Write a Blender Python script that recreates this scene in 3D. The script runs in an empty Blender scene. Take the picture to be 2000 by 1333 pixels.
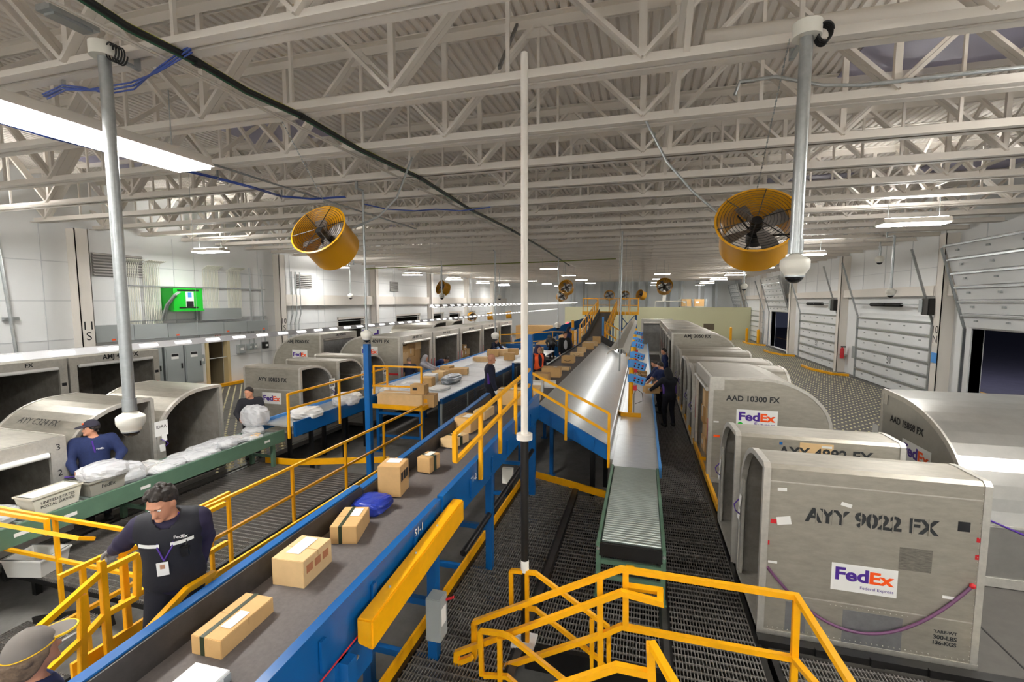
import bpy, bmesh, math, random
import numpy as np
from mathutils import Vector, Matrix
random.seed(7)
S = bpy.context.scene
COL = S.collection
R = math.radians
# ---------------------------------------------------------------- camera, world, exposure
cd = bpy.data.cameras.new('camera'); cam = bpy.data.objects.new('camera', cd); COL.objects.link(cam)
cd.sensor_width = 36; cd.lens = 900 / 2000 * 36; cd.clip_end = 300; cd.clip_start = .05
cam.location = (0, 0, 3.75); cam.rotation_euler = (R(90 - 4.93), 0, R(15.85)); S.camera = cam
W = bpy.data.worlds.new('night'); S.world = W; W.use_nodes = True
W.node_tree.nodes['Background'].inputs[0].default_value = (.02, .022, .035, 1)
W.node_tree.nodes['Background'].inputs[1].default_value = .5
vs = S.view_settings
S.display_settings.display_device = 'sRGB'; vs.view_transform = 'Standard'; vs.look = 'None'; vs.gamma = 1; vs.use_curve_mapping = False
vs.exposure = 1.15
S.cycles.max_bounces = 9; S.cycles.diffuse_bounces = 6; S.cycles.glossy_bounces = 3; S.cycles.transmission_bounces = 4
S.cycles.sample_clamp_indirect = 6; S.cycles.caustics_reflective = False; S.cycles.caustics_refractive = False
LAMP_W, STRIP_W, TROUGH_W = 40.0, 18.0, 7.0     # emission strengths of ceiling lamps, strip tubes and chute tubes

# ---------------------------------------------------------------- materials
def lin(c):
    return tuple((x / 12.92 if x <= .04045 else ((x + .055) / 1.055) ** 2.4) for x in c)
def hexc(h):
    return tuple(int(h[i:i + 2], 16) / 255 for i in (0, 2, 4))
MATS = {}
def mat(name, hx, rough=.5, metal=0., noise=.0, scale=6., bump=0., emit=0., stretch=None, alpha=1., spec=.5, trans=0.):
    if name in MATS: return MATS[name]
    m = bpy.data.materials.new(name); MATS[name] = m; m.use_nodes = True
    nt = m.node_tree; b = nt.nodes['Principled BSDF']
    c = lin(hexc(hx)); b.inputs['Base Color'].default_value = (*c, 1)
    b.inputs['Roughness'].default_value = rough; b.inputs['Metallic'].default_value = metal
    b.inputs['Specular IOR Level'].default_value = spec
    if emit:
        b.inputs['Emission Color'].default_value = (*c, 1); b.inputs['Emission Strength'].default_value = emit
    if alpha < 1: b.inputs['Alpha'].default_value = alpha
    if trans: b.inputs['Transmission Weight'].default_value = trans
    if noise or bump:
        tc = nt.nodes.new('ShaderNodeTexCoord'); mp = nt.nodes.new('ShaderNodeMapping'); n = nt.nodes.new('ShaderNodeTexNoise')
        mp.inputs['Scale'].default_value = stretch or (1, 1, 1)
        n.inputs['Scale'].default_value = scale; n.inputs['Detail'].default_value = 6; n.inputs['Roughness'].default_value = .65
        nt.links.new(tc.outputs['Object'], mp.inputs[0]); nt.links.new(mp.outputs[0], n.inputs['Vector'])
        if noise:
            r = nt.nodes.new('ShaderNodeValToRGB')
            r.color_ramp.elements[0].position = .3; r.color_ramp.elements[1].position = .7
            r.color_ramp.elements[0].color = (*[x * (1 - noise) for x in c], 1)
            r.color_ramp.elements[1].color = (*[min(1, x * (1 + noise)) for x in c], 1)
            nt.links.new(n.outputs['Fac'], r.inputs[0]); nt.links.new(r.outputs[0], b.inputs['Base Color'])
        if bump:
            bp = nt.nodes.new('ShaderNodeBump'); bp.inputs['Strength'].default_value = bump; bp.inputs['Distance'].default_value = .01
            nt.links.new(n.outputs['Fac'], bp.inputs['Height']); nt.links.new(bp.outputs[0], b.inputs['Normal'])
    return m
WHITE = mat('white_steel_paint', 'e6e0d8', .55)
DECKW = mat('white_roof_deck', 'e9e3dc', .6)
WALLW = mat('white_wall_panel', 'eceeef', .5, noise=.02, scale=.8)
CREAM = mat('cream_panel', 'd8d8b4', .6)
CONC = mat('concrete', '7f7d7a', .75, noise=.18, scale=3, bump=.2)
GRATE = mat('black_grating', '85817d', .42, .3, noise=.2, scale=20)
BLKST = mat('black_painted_steel', '161515', .4)
DECKG = mat('dark_deck_plate', '55524e', .5, noise=.12, scale=5)
BALLC = mat('cream_ball', 'e6dfb4', .35)
YEL = mat('safety_yellow', 'f8b10c', .35, noise=.06, scale=9)
BLUE = mat('conveyor_blue', '0d5a9c', .3, noise=.05, scale=5)
LBLUE = mat('light_blue_panel', '4f96dd', .4)
GREEN = mat('conveyor_green', '5b7a66', .45, noise=.08)
ALU = mat('worn_aluminium', 'aca79b', .42, .55, noise=.13, scale=5, bump=.06, stretch=(1, 3, 3))
ALUB = mat('bright_aluminium', 'b4b3af', .3, .85, noise=.08, scale=4, bump=.05)
ALUD = mat('scuffed_shade_lining', '8d8880', .6, .1, noise=.25, scale=6)  # darker than the shell: scuffing plus interior shade put into the colour
EDGE = mat('aluminium_edge', 'cfccc4', .4, .6, noise=.1, scale=15)
SHEET = mat('galvanised_slide_sheet', 'dadddf', .3, .65, noise=.12, scale=6, bump=.05, stretch=(1, 8, 1))
SHEETW = mat('pale_slide_sheet', 'e2e5e7', .38, .35, noise=.05, scale=5)
GALV = mat('galvanised_pipe', 'b3b8ba', .35, .8, noise=.1, scale=18)
ROLL = mat('zinc_roller', 'b8c4c0', .3, .7)
BELT = mat('grey_conveyor_belt', '67615f', .8, noise=.12, scale=30)
SKIRT = mat('black_skirt', '3a3736', .45, noise=.35, scale=6)
KRAFT = mat('kraft_cardboard', 'd0a870', .75, noise=.06, scale=7)
KRAFT2 = mat('pale_cardboard', 'dfbd8b', .75, noise=.06, scale=7)
KRAFT3 = mat('brown_cardboard', 'bd9560', .75, noise=.06, scale=7)
PAPER = mat('white_paper', 'efefec', .6)
TAPE = mat('dark_green_tape', '2f3a26', .4)
INK = mat('black_ink', '15151a', .6)
INKG = mat('stencil_ink', '2c2f31', .7, noise=.3, scale=30)
PURP = mat('logo_purple', '4d2a91', .45)
ORNG = mat('logo_orange', 'ff5a12', .45)
RED = mat('signal_red', 'c8202a', .45)
RUBB = mat('black_rubber', '141414', .5)
PLAST = mat('white_plastic', 'e9e7dd', .4)
GLASSD = mat('smoked_dome', '191b1e', .08)
FANY = mat('fan_yellow', 'cf9410', .35)
FAND = mat('fan_blade_grey', '6f6a66', .4, .3)
GREY = mat('grey_enamel', '9da3a3', .45)
HGREEN = mat('bright_green', '16b52c', .4)
LAMP = mat('lamp_lens', 'fffdf8', .5, emit=LAMP_W)
TUBE = mat('strip_tube', 'fffaf5', .5, emit=STRIP_W)
SLOT = mat('lit_slot', 'fffaf5', .5, emit=1.6)
TUBE2 = mat('trough_tube', 'ffffff', .5, emit=TROUGH_W)
BAGM = mat('clear_bag_film', 'f2f4f7', .14, alpha=.6, bump=.5, scale=22)
NAVY = mat('navy_cloth', '15192f', .85, noise=.15, scale=25)
NAVB = mat('blue_navy_cloth', '1c2a55', .85, noise=.15, scale=25)
TROU = mat('dark_navy_trousers', '12131f', .85)
SKIN = mat('skin', 'c98f72', .55)
HAIRB = mat('dark_hair', '231a15', .5, noise=.5, scale=40, bump=1.0, stretch=(1, 1, .25))
HAIRG = mat('grey_brown_hair', '6b5846', .7, noise=.3, scale=60, bump=.5)
GLOVE = mat('grey_glove', '8a8480', .8)
DEN = mat('dark_mesh_wire', '85878a', .5, .4)

# ---------------------------------------------------------------- mesh builder
def wloc(o):
    v = Vector((0, 0, 0))
    while o is not None:
        v = v + Vector(o.location); o = o.parent
    return v
class MB:
    def __init__(s): s.v = []; s.f = []; s.sm = False
    def add(s, vs_, fs):
        n = len(s.v); s.v += [tuple(map(float, p)) for p in vs_]; s.f += [tuple(i + n for i in f) for f in fs]; return s
    def box(s, x0, x1, y0, y1, z0, z1):
        return s.add([(x0, y0, z0), (x1, y0, z0), (x1, y1, z0), (x0, y1, z0), (x0, y0, z1), (x1, y0, z1), (x1, y1, z1), (x0, y1, z1)],
                     [(0, 3, 2, 1), (4, 5, 6, 7), (0, 1, 5, 4), (1, 2, 6, 5), (2, 3, 7, 6), (3, 0, 4, 7)])
    def obox(s, c, d, rz=0, M=None):
        M = M or Matrix.Rotation(rz, 3, 'Z'); c = Vector(c); h = [x / 2 for x in d]
        P = [c + M @ Vector((sx * h[0], sy * h[1], sz * h[2])) for sz in (-1, 1) for sx, sy in ((-1, -1), (1, -1), (1, 1), (-1, 1))]
        return s.add(P, [(0, 3, 2, 1), (4, 5, 6, 7), (0, 1, 5, 4), (1, 2, 6, 5), (2, 3, 7, 6), (3, 0, 4, 7)])
    def bar(s, p, q, w, h=None, up=(0, 0, 1), ext=0):
        h = h or w; p = Vector(p); q = Vector(q); d = (q - p)
        if d.length < 1e-6: return s
        d.normalize(); p = p - d * ext; q = q + d * ext
        u = Vector(up)
        if abs(d.dot(u)) > .99: u = Vector((0, 1, 0))
        a = d.cross(u).normalized(); b = a.cross(d).normalized()
        P = [o + a * sx * w / 2 + b * sz * h / 2 for o in (p, q) for sx, sz in ((-1, -1), (1, -1), (1, 1), (-1, 1))]
        return s.add(P, [(0, 3, 2, 1), (4, 5, 6, 7), (0, 1, 5, 4), (1, 2, 6, 5), (2, 3, 7, 6), (3, 0, 4, 7)])
    def path(s, pts, w, h=None):
        h = h or w; pts = [Vector(p) for p in pts]; ds = [(b - a).normalized() for a, b in zip(pts, pts[1:])]
        up = Vector((0, 0, 1)) if all(abs(d.z) < .98 for d in ds) else Vector((0, 1, 0)) if all(abs(d.y) < .98 for d in ds) else Vector((.3, .2, .9)).normalized()
        a = ds[0].cross(up).normalized(); b = a.cross(ds[0]).normalized()
        if len(ds) > 1:       # keep the section square to the plane of the bends
            nn = ds[0].cross(ds[1])
            if nn.length > .05: a = nn.normalized(); b = a.cross(ds[0]).normalized(); w, h = (h, w) if abs(a.z) > .7 else (w, h)
        O = [a * sx * w / 2 + b * sz * h / 2 for sx, sz in ((-1, -1), (1, -1), (1, 1), (-1, 1))]; V = []; F = []
        for i, p in enumerate(pts):
            d0 = ds[max(i - 1, 0)]; t = (d0 + ds[min(i, len(ds) - 1)])
            t = t.normalized() if t.length > .2 else d0
            if i: O = [o - d0 * (o.dot(t) / d0.dot(t)) for o in O]
            V += [p + o for o in O]
            if i < len(ds): O = [o - ds[i] * (o.dot(ds[i])) for o in O]
            if i: F += [((i - 1) * 4 + k, (i - 1) * 4 + (k + 1) % 4, i * 4 + (k + 1) % 4, i * 4 + k) for k in range(4)]
        F += [(0, 3, 2, 1), tuple(len(pts) * 4 - 4 + k for k in range(4))]
        return s.add(V, F)
    def tube(s, pts, r, n=10, cap=True):
        pts = [Vector(p) for p in pts]; rr = r if isinstance(r, (list, tuple)) else [r] * len(pts); V = []; F = []
        u = None
        for i, p in enumerate(pts):
            d = (pts[min(i + 1, len(pts) - 1)] - pts[max(i - 1, 0)])
            d = d.normalized() if d.length > 1e-9 else Vector((0, 0, 1))
            if u is None:
                u = d.cross(Vector((0, 0, 1)) if abs(d.z) < .9 else Vector((1, 0, 0))).normalized()
            else:
                u = (u - d * u.dot(d)).normalized()
            w = d.cross(u)
            for k in range(n):
                a = 2 * math.pi * k / n; V.append(p + (u * math.cos(a) + w * math.sin(a)) * rr[i])
        m = len(pts)
        for i in range(m - 1):
            for k in range(n):
                F.append((i * n + k, i * n + (k + 1) % n, (i + 1) * n + (k + 1) % n, (i + 1) * n + k))
        if cap: F += [tuple(range(n - 1, -1, -1)), tuple((m - 1) * n + k for k in range(n))]
        s.sm = True
        return s.add(V, F)
    def lathe(s, prof, c=(0, 0, 0), n=24, M=None):
        c = Vector(c); V = []; F = []; M = M or Matrix.Identity(3)
        for r, z in prof:
            for k in range(n):
                a = 2 * math.pi * k / n; V.append(c + M @ Vector((r * math.cos(a), r * math.sin(a), z)))
        for i in range(len(prof) - 1):
            for k in range(n): F.append((i * n + k, i * n + (k + 1) % n, (i + 1) * n + (k + 1) % n, (i + 1) * n + k))
        s.sm = True
        return s.add(V, F)
    def prism(s, poly, f0, f1):   # poly of 2d points; f0/f1 map (a,b) to 3d on the two ends
        n = len(poly); V = [f0(*p) for p in poly] + [f1(*p) for p in poly]
        return s.add(V, [tuple(range(n)), tuple(range(2 * n - 1, n - 1, -1))] + [(i, (i + 1) % n, n + (i + 1) % n, n + i) for i in range(n)])
    def ball(s, c, r, n=12, m=8, sc=(1, 1, 1)):
        V = []; F = []
        for i in range(m + 1):
            t = math.pi * i / m
            for k in range(n):
                a = 2 * math.pi * k / n
                V.append((c[0] + r * sc[0] * math.sin(t) * math.cos(a), c[1] + r * sc[1] * math.sin(t) * math.sin(a), c[2] + r * sc[2] * math.cos(t)))
        for i in range(m):
            for k in range(n): F.append((i * n + k, i * n + (k + 1) % n, (i + 1) * n + (k + 1) % n, (i + 1) * n + k))
        s.sm = True
        return s.add(V, F)
    def mesh(s, name, m, bevel=0, fix=True, smooth=None):
        me = bpy.data.meshes.new(name); me.from_pydata(s.v, [], s.f)
        bm = bmesh.new(); bm.from_mesh(me)
        if s.sm: bmesh.ops.remove_doubles(bm, verts=bm.verts, dist=1e-6)
        if bevel:
            bmesh.ops.bevel(bm, geom=bm.edges[:], offset=bevel, segments=2, affect='EDGES', clamp_overlap=True)
        if fix: bmesh.ops.recalc_face_normals(bm, faces=bm.faces)
        bm.to_mesh(me); bm.free()
        if m is not None: me.materials.append(m)
        if s.sm if smooth is None else smooth:
            me.polygons.foreach_set('use_smooth', [True] * len(me.polygons))
            try: me.set_sharp_from_angle(angle=R(38))
            except Exception: pass
        return me
    def build(s, name, m, parent=None, world=True, **kw):
        if parent is not None and world:
            o = wloc(parent); s.v = [(x - o.x, y - o.y, z - o.z) for x, y, z in s.v]
        return link(name, s.mesh(name, m, **kw), parent)
def link(name, me, parent=None):
    o = bpy.data.objects.new(name, me); COL.objects.link(o)
    if parent is not None: o.parent = parent
    return o
def tag(o, label=None, cat=None, group=None, kind=None):
    if label: o['label'] = label
    if cat: o['category'] = cat
    if group: o['group'] = group
    if kind: o['kind'] = kind
    return o
def thing(name, label, cat, loc=(0, 0, 0), group=None, rz=0, kind=None):
    o = bpy.data.objects.new(name, None); COL.objects.link(o); o.location = loc; o.rotation_euler = (0, 0, rz); o.empty_display_size = .1
    return tag(o, label, cat, group, kind)
def copy_tree(o, parent=None):
    c = o.copy(); COL.objects.link(c)
    if parent is not None: c.parent = parent
    for ch in list(o.children):
        copy_tree(ch, c)
    return c
def struct(name, mb, m, label=None, parent=None, **kw):
    o = mb.build(name, m, parent, **kw)
    if parent is None: tag(o, label, name.split('_')[0], kind='structure')
    return o

# ---------------------------------------------------------------- lettering
TXT = {}
def text_data(s, bold):
    k = (s, bold)
    if k not in TXT:
        cu = bpy.data.curves.new('lettering', 'FONT'); cu.body = s; cu.size = 1; cu.offset = bold; cu.resolution_u = 3
        cu.align_x = 'CENTER'; cu.align_y = 'CENTER'; cu.extrude = .0
        ob = bpy.data.objects.new('lettering', cu)
        me = bpy.data.meshes.new_from_object(ob)
        v = np.zeros(len(me.vertices) * 3); me.vertices.foreach_get('co', v); v = v.reshape(-1, 3)
        f = [tuple(p.vertices) for p in me.polygons]
        w = v[:, :2]; mid = (w.max(0) + w.min(0)) / 2 if len(w) else 0
        TXT[k] = (w - mid, f, (w.max(0) - w.min(0)))
        bpy.data.objects.remove(ob); bpy.data.meshes.remove(me)
    return TXT[k]
def text(parent, s, c, xd, ud, m, width=None, height=None, bold=.0, name='lettering', world=True, off=.004):
    v, f, dim = text_data(s, bold); xd = Vector(xd).normalized(); ud = Vector(ud).normalized(); n = xd.cross(ud)
    sx = (width / dim[0]) if width else height / dim[1]; sy = (height / dim[1]) if height else sx
    c = Vector(c) + n * off
    mb = MB().add([c + xd * (p[0] * sx) + ud * (p[1] * sy) for p in v], f)
    return mb.build(name, m, parent, world=world, fix=False)
def plate(parent, c, xd, ud, w, h, m, name, t=.003, world=True, bevel=0):
    xd = Vector(xd).normalized(); ud = Vector(ud).normalized(); n = xd.cross(ud)
    M = Matrix((xd, ud, n)).transposed()
    return MB().obox(Vector(c) + n * t / 2, (w, h, t), M=M).build(name, m, parent, world=world, bevel=bevel)
def logo(parent, c, xd, w, sub=None, back=True, world=True, h=None, ud=(0, 0, 1)):
    """white decal carrying the purple and orange word mark"""
    xd = Vector(xd).normalized(); ud = Vector(ud).normalized(); n = xd.cross(ud); c = Vector(c)
    h = h or w * .5
    if back: p = plate(parent, c, xd, ud, w, h, PAPER, 'decal', world=world)
    else: p = parent
    base = c + ud * (h * (.13 if sub else 0)); tw = w * .9
    k = p; o = wloc(p) if world else None
    text(k, 'Fed', base - xd * tw * .205, xd, ud, PURP, width=tw * .57, height=tw * .27, bold=.035, world=world, off=.006)
    text(k, 'Ex', base + xd * tw * .30 - ud * tw * .012, xd, ud, ORNG, width=tw * .41, height=tw * .246, bold=.035, world=world, off=.006)
    if sub: text(k, sub, c + xd * w * .2 - ud * h * .32, xd, ud, PURP, width=w * .5, bold=.0, world=world, off=.006)
    return p
# ================================================================ THE HALL
XL, XR, YB, YF, ZS = -18.0, 10.4, -7.0, 60.0, -.55
struct('floor', MB().box(XL - .3, XR + .3, YB, YF + .3, ZS - .1, ZS), CONC, 'grey concrete slab under the raised walkways and belts')
struct('ground', MB().box(XR + .3, 60, YB - 20, YF + 20, -.35, -.3), mat('night_asphalt', '3a3846', .8, noise=.2, scale=2), 'dark asphalt apron outside the open dock door')
struct('apron_line', MB().box(14.5, 14.65, -10, 70, -.3, -.295), mat('apron_paint', 'b98a2a', .7), 'faded yellow line on the dark asphalt outside')
# ---- roof deck: ribs run along the hall
mb = MB(); prof = []; x = XL - .2
while x < XR + .2:
    prof += [(x, 7.75), (x + .088, 7.75), (x + .104, 7.788), (x + .136, 7.788)]; x += .152
n = len(prof)
mb.add([(px, YB, pz) for px, pz in prof] + [(px, YF + .2, pz) for px, pz in prof], [(i, i + 1, n + i + 1, n + i) for i in range(n - 1)])
struct('ceiling', mb, DECKW, 'white corrugated steel roof deck above the joists', smooth=False)
struct('roof_slab', MB().box(XL - .3, XR + .3, YB, YF + .3, 7.83, 7.95), DECKW, 'white slab closing the roof over the corrugated deck')
def wall(name, label, x0, x1, ys, zs, openings, m):
    """wall slab x0..x1 along the hall, split round its openings (y0, y1, z0, z1)"""
    mb = MB(); cuts = sorted({ys[0], ys[1], *[o[0] for o in openings], *[o[1] for o in openings]})
    for a, b in zip(cuts, cuts[1:]):
        op = [o for o in openings if o[0] <= a and o[1] >= b]
        if not op: mb.box(x0, x1, a, b, *zs)
        for o in op:
            if o[2] > zs[0]: mb.box(x0, x1, a, b, zs[0], o[2])
            if o[3] < zs[1]: mb.box(x0, x1, a, b, o[3], zs[1])
    return struct(name, mb, m, label)
LD = [(24.2, 27.2), (31.2, 35.2), (37.3, 40.0), (41.2, 44.2), (45.9, 48.5)]
wall('wall_left', 'white insulated panel wall behind the left row of containers', XL - .3, XL, (YB, YF), (ZS, 7.83), [(15.35, 16.4, 0, 2.0)] + [(a, b, 0, 2.75) for a, b in LD], WALLW)
RD = [(12.0, 18.6, 2.85, 'open'), (20.5, 26.5, 3.0, 'shut'), (29.1, 35.2, 3.0, 'shut'), (37.8, 43.2, 2.9, 'open'), (45.2, 51.0, 2.9, 'shut'), (53.5, 58.6, 2.9, 'open')]
wall('wall_right', 'white panel wall with the dock doors behind the right row of containers', XR, XR + .3, (YB, YF), (ZS, 7.83), [(a, b, 0, h) for a, b, h, k in RD if k == 'open'], WALLW)
struct('wall_far', MB().box(XL - .3, XR + .3, YF, YF + .3, ZS, 7.83), mat('grey_wall_panel', 'eff1f1', .6), 'pale grey end wall at the far end of the hall')
struct('wall_near', MB().box(XL - .3, XR + .3, YB - .3, YB, ZS, 7.83), WALLW, 'white end wall at the near end of the hall')
# panel joints on the walls
SEAM = mat('panel_joint', 'd3d6d9', .6)
mb = MB(); mb2 = MB()
for z in (1.25, 2.5, 3.75, 5.0):
    mb.box(XL, XL + .012, YB, YF, z, z + .03)
    mb2.box(XR - .012, XR, YB, YF, z, z + .02) if z > 4.4 else None
for y in np.arange(1.5, 59, 2.1):
    if not any(a - .1 < y < b + .1 for a, b in LD + [(15.2, 16.5)]): mb.box(XL, XL + .012, y, y + .02, 0, 6.2)
    mb2.box(XR - .012, XR, y, y + .03, 4.3, 6.6)
struct('wall_left_joint', mb, SEAM, 'grey joints between the panels of the left wall')
struct('wall_right_joint', mb2, SEAM, 'grey joints between the upper panels of the right wall')
# ---- columns and beams on the two long walls
for i, y in enumerate((2.3, 10.8, 19.45, 28.1, 36.7, 45.3, 53.9)):
    for s in (-1, 1):
        x = (XL + .2) if s < 0 else (XR - .2); yy = y + (.35 if s > 0 else 0)
        mb = MB().box(x - .2, x + .2, yy - .02 - .17, yy - .17, ZS, 6.1).box(x - .2, x + .2, yy + .17, yy + .19, ZS, 6.1).box(x - .02, x + .02, yy - .17, yy + .17, ZS, 6.1)
        mb.box(x - s * .2, x - s * .17, yy - .19, yy + .19, ZS, 6.1)
        c = struct('column', mb, WHITE, f"white steel column on the {'left' if s < 0 else 'right'} wall, number {i + 1} from the near end")
        if i in (1, 2):
            k = text(c, {1: '11', 2: '10'}[i], (x - s * .2, yy, 2.95 if i == 1 else 2.75), (0, -s * 1, 0) if s > 0 else (0, 1, 0), (0, 0, 1), INK, height=.27, name='lettering')
            k = text(c, 'S' if s < 0 else 'N', (x - s * .2, yy, 2.6 if i == 1 else 2.4), (0, -s * 1, 0) if s > 0 else (0, 1, 0), (0, 0, 1), INK, height=.27, name='lettering')
struct('beam', MB().box(XL, XL + .22, 19.6, YF, 3.52, 4.1), WHITE, 'white steel girt running along the left wall above the dock doors')
struct('beam', MB().box(XR - .25, XR, YB, YF, 3.95, 4.32), WHITE, 'white steel girt running along the right wall above the dock doors')
# ---- left wall: dock openings, personnel door, louvres
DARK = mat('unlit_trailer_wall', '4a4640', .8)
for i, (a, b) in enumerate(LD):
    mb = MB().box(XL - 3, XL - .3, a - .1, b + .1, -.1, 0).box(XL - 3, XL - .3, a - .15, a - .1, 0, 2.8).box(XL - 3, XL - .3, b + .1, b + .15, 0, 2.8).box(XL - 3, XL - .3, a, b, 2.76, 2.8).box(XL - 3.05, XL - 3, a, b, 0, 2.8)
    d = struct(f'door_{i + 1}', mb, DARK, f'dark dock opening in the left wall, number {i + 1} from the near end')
    MB().box(XL - .25, XL - .02, a + .02, a + .14, 0, 2.75).box(XL - .25, XL - .02, b - .14, b - .02, 0, 2.75).box(XL - .25, XL - .02, a, b, 2.62, 2.75).build('door_frame', WHITE, d)
    if i: MB().box(XL - .22, XL - .16, a + .14, b - .14, .0, 1.75).build('door_section', WALLW, d)
    else: MB().box(XL - 1.2, XL - .5, a + 1.8, b - .4, 0, 1.5).build('door_leaf', KRAFT3, d)
d = struct('door_6', MB().box(XL - 2.2, XL - .3, 15.2, 16.5, -.02, 0).box(XL - 2.2, XL - .3, 15.15, 15.2, 0, 2.1).box(XL - 2.2, XL - .3, 16.5, 16.55, 0, 2.1).box(XL - 2.25, XL - 2.2, 15.2, 16.5, 0, 2.1).box(XL - 2.2, XL - .3, 15.2, 16.5, 2.05, 2.1), mat('dim_office_wall', '8d8064', .8), 'open personnel doorway with pale wooden frame in the left wall')
MB().box(XL - .2, XL + .06, 15.28, 15.42, 0, 2.1).box(XL - .2, XL + .06, 16.33, 16.47, 0, 2.1).box(XL - .2, XL + .06, 15.28, 16.47, 2.0, 2.1).build('door_frame', mat('pale_door_wood', 'cdb98c', .6), d)
MB().box(XL - 1.6, XL - 1.0, 15.5, 16.1, 0, .8).build('desk', mat('desk_dark', '3d3a38', .6), d)
struct('trim_1', MB().box(XL + .1, XL + .3, 12.5, 18.2, 0, .12), YEL, 'yellow kerb along the foot of the left wall by the doorway')
for i, (y0, y1, z0, z1) in enumerate(((10.98 + .3, 12.9, 4.62, 5.4), (20.8, 22.0, 4.5, 5.2), (30.4, 31.5, 4.5, 5.2), (40.3, 41.3, 4.5, 5.2))):
    w = struct(f'window_{i + 1}', MB().box(XL, XL + .05, y0, y1, z0, z1), mat('louvre_back', '8f8d8a', .7), f"grey ventilation louvre high on the left wall, number {i + 1} from the near end")
    mb = MB()
    for z in np.arange(z0 + .04, z1, .1): mb.obox((XL + .08, (y0 + y1) / 2, z), (.09, y1 - y0, .012), M=Matrix.Rotation(R(35), 3, 'Y'))
    mb.build('slat', mat('louvre_slat', 'b5b3b0', .6), w)
# ---- right wall: sectional dock doors on sloping tracks
for i, (a, b, h, k) in enumerate(RD):
    if k == 'shut':
        d = struct(f'door_{i + 7}', MB().box(XR - .1, XR, a - .25, b + .25, 0, h + .2), WALLW, f"shut white sectional dock door in the right wall, {'nearest one, marked 31' if i == 1 else 'next one along' if i == 2 else 'farthest one'}")
        for j in range(6):
            z = .02 + j * h / 6
            sct = MB().box(XR - .17, XR - .1, a, b, z, z + h / 6 - .02).build('door_section', WALLW, d)
            mb = MB().box(XR - .23, XR - .17, a, b, z + h / 6 - .09, z + h / 6 - .03); mb.build('rail', GALV, sct)
            if i < 3:
                mb = MB()
                for y in np.linspace(a + .7, b - .7, 5): mb.box(XR - .19, XR - .17, y - .06, y + .06, z + .22, z + .27)
                mb.build('bracket', GREY, sct)
        nm = {1: '31', 2: '32'}.get(i)
        if nm: text(d, nm, (XR - .175, (a + b) / 2 - .1, 1.22), (0, -1, 0), (0, 0, 1), INK, height=.3)
    else:
        d = struct(f'door_{i + 7}', MB().box(XR - .04, XR + .32, a - .12, a, 0, h).box(XR - .04, XR + .32, b, b + .12, 0, h).box(XR - .04, XR + .32, a - .12, b + .12, h, h + .1), WALLW, f"open dock doorway in the right wall with its white door run up, {'nearest one' if i == 0 else 'middle one' if i == 3 else 'farthest one'}")
        p0 = Vector((XR - .2, 0, h + .05)); p1 = Vector((XR - .95, 0, h + 2.75)); u = (p1 - p0) / 6
        for j in range(6):
            q0, q1 = p0 + u * (j + .03), p0 + u * (j + .97)
            sct = MB().prism([(q0.x, q0.z), (q1.x, q1.z), (q1.x + .06, q1.z + .02), (q0.x + .06, q0.z + .02)], lambda x, z: (x, a, z), lambda x, z: (x, b, z)).build('door_section', WALLW, d)
            MB().bar((q1.x - .03, a, q1.z - .05), (q1.x - .03, b, q1.z - .05), .05).build('rail', GALV, sct)
            mb = MB()
            for y in np.linspace(a + .6, b - .6, 5): mb.obox(((q0.x + q1.x) / 2 - .02, y, (q0.z + q1.z) / 2), (.05, .12, .06))
            mb.build('bracket', GREY, sct)
    for y in (a - .06, b + .06):
        MB().bar((XR - .2, y, 0), (XR - .2, y, h), .08, .05).bar((XR - .2, y, h), (XR - 1.0, y, h + 2.65), .05, .07).build('door_track', GALV, d)
    if i < 4:
        MB().tube([(XR - .3, a - .4, h + .62), (XR - .3, b + .3, h + .62)], .025, 8).build('spring_shaft', GALV, d)
        if k == 'shut':
            for q in (0, 1):
                mb = MB(); y0 = a + 1.9 + q * 1.35
                mb.lathe([(.07 + .012 * (j % 2), j * .03) for j in range(42)], (XR - .3, y0, h + .6), 10, Matrix.Rotation(R(-90), 3, 'X')); mb.build('spring', RUBB, d)
            MB().box(XR - .6, XR - .1, a - .55, a - .1, h + .25, h + .85).build('opener_motor', BLKST, d, bevel=.02)
            MB().box(XR - .62, XR - .5, a - .2, a + .02, h + .35, h + .8).build('motor_cover', GREY, d)
# kerbs in front of the columns between the doors
for i, y in enumerate((27.8, 36.4, 44.2, 52.2)):
    struct(f'trim_{i + 2}', MB().path([(XR - .4, y - 1.2, .06), (XR - 1.0, y - .9, .06), (XR - 1.5, y + .8, .06), (XR - 1.5, y + 2.2, .06)], .1, .12), YEL, f'yellow kerb on the deck before the right wall, number {i + 1} from the near end')
t = thing('fire_extinguisher', 'red fire extinguisher hung between the two shut dock doors', 'fire extinguisher', (XR - .25, 28.0, .75))
MB().box(XR - .32, XR, 27.97, 28.3, .9, .95).build('bracket', GREY, t)
MB().tube([(XR - .25, 28.0, .75), (XR - .25, 28.0, 1.25), (XR - .25, 28.0, 1.33)], [.09, .09, .03], 12).build('cylinder', RED, t)
MB().box(XR - .32, XR - .1, 27.97, 28.03, 1.33, 1.4).build('handle', BLKST, t)
t = thing('junction_box', 'grey electrical box on the right wall beside the fire extinguisher', 'electrical box', (XR, 26.95, 1.0))
MB().box(XR - .16, XR, 26.75, 27.1, .9, 1.5).build('box_body', GREY, t)
plate(t, (XR - .16, 26.92, 1.2), (0, -1, 0), (0, 0, 1), .28, .5, GREY, 'cover')
t = tag(plate(None, (XR - .42, 19.75, 1.75), (0, -1, 0), (0, 0, 1), .33, .36, LBLUE, 'sign'), 'blue square sign on the white column marked 10 N', 'sign')
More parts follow.
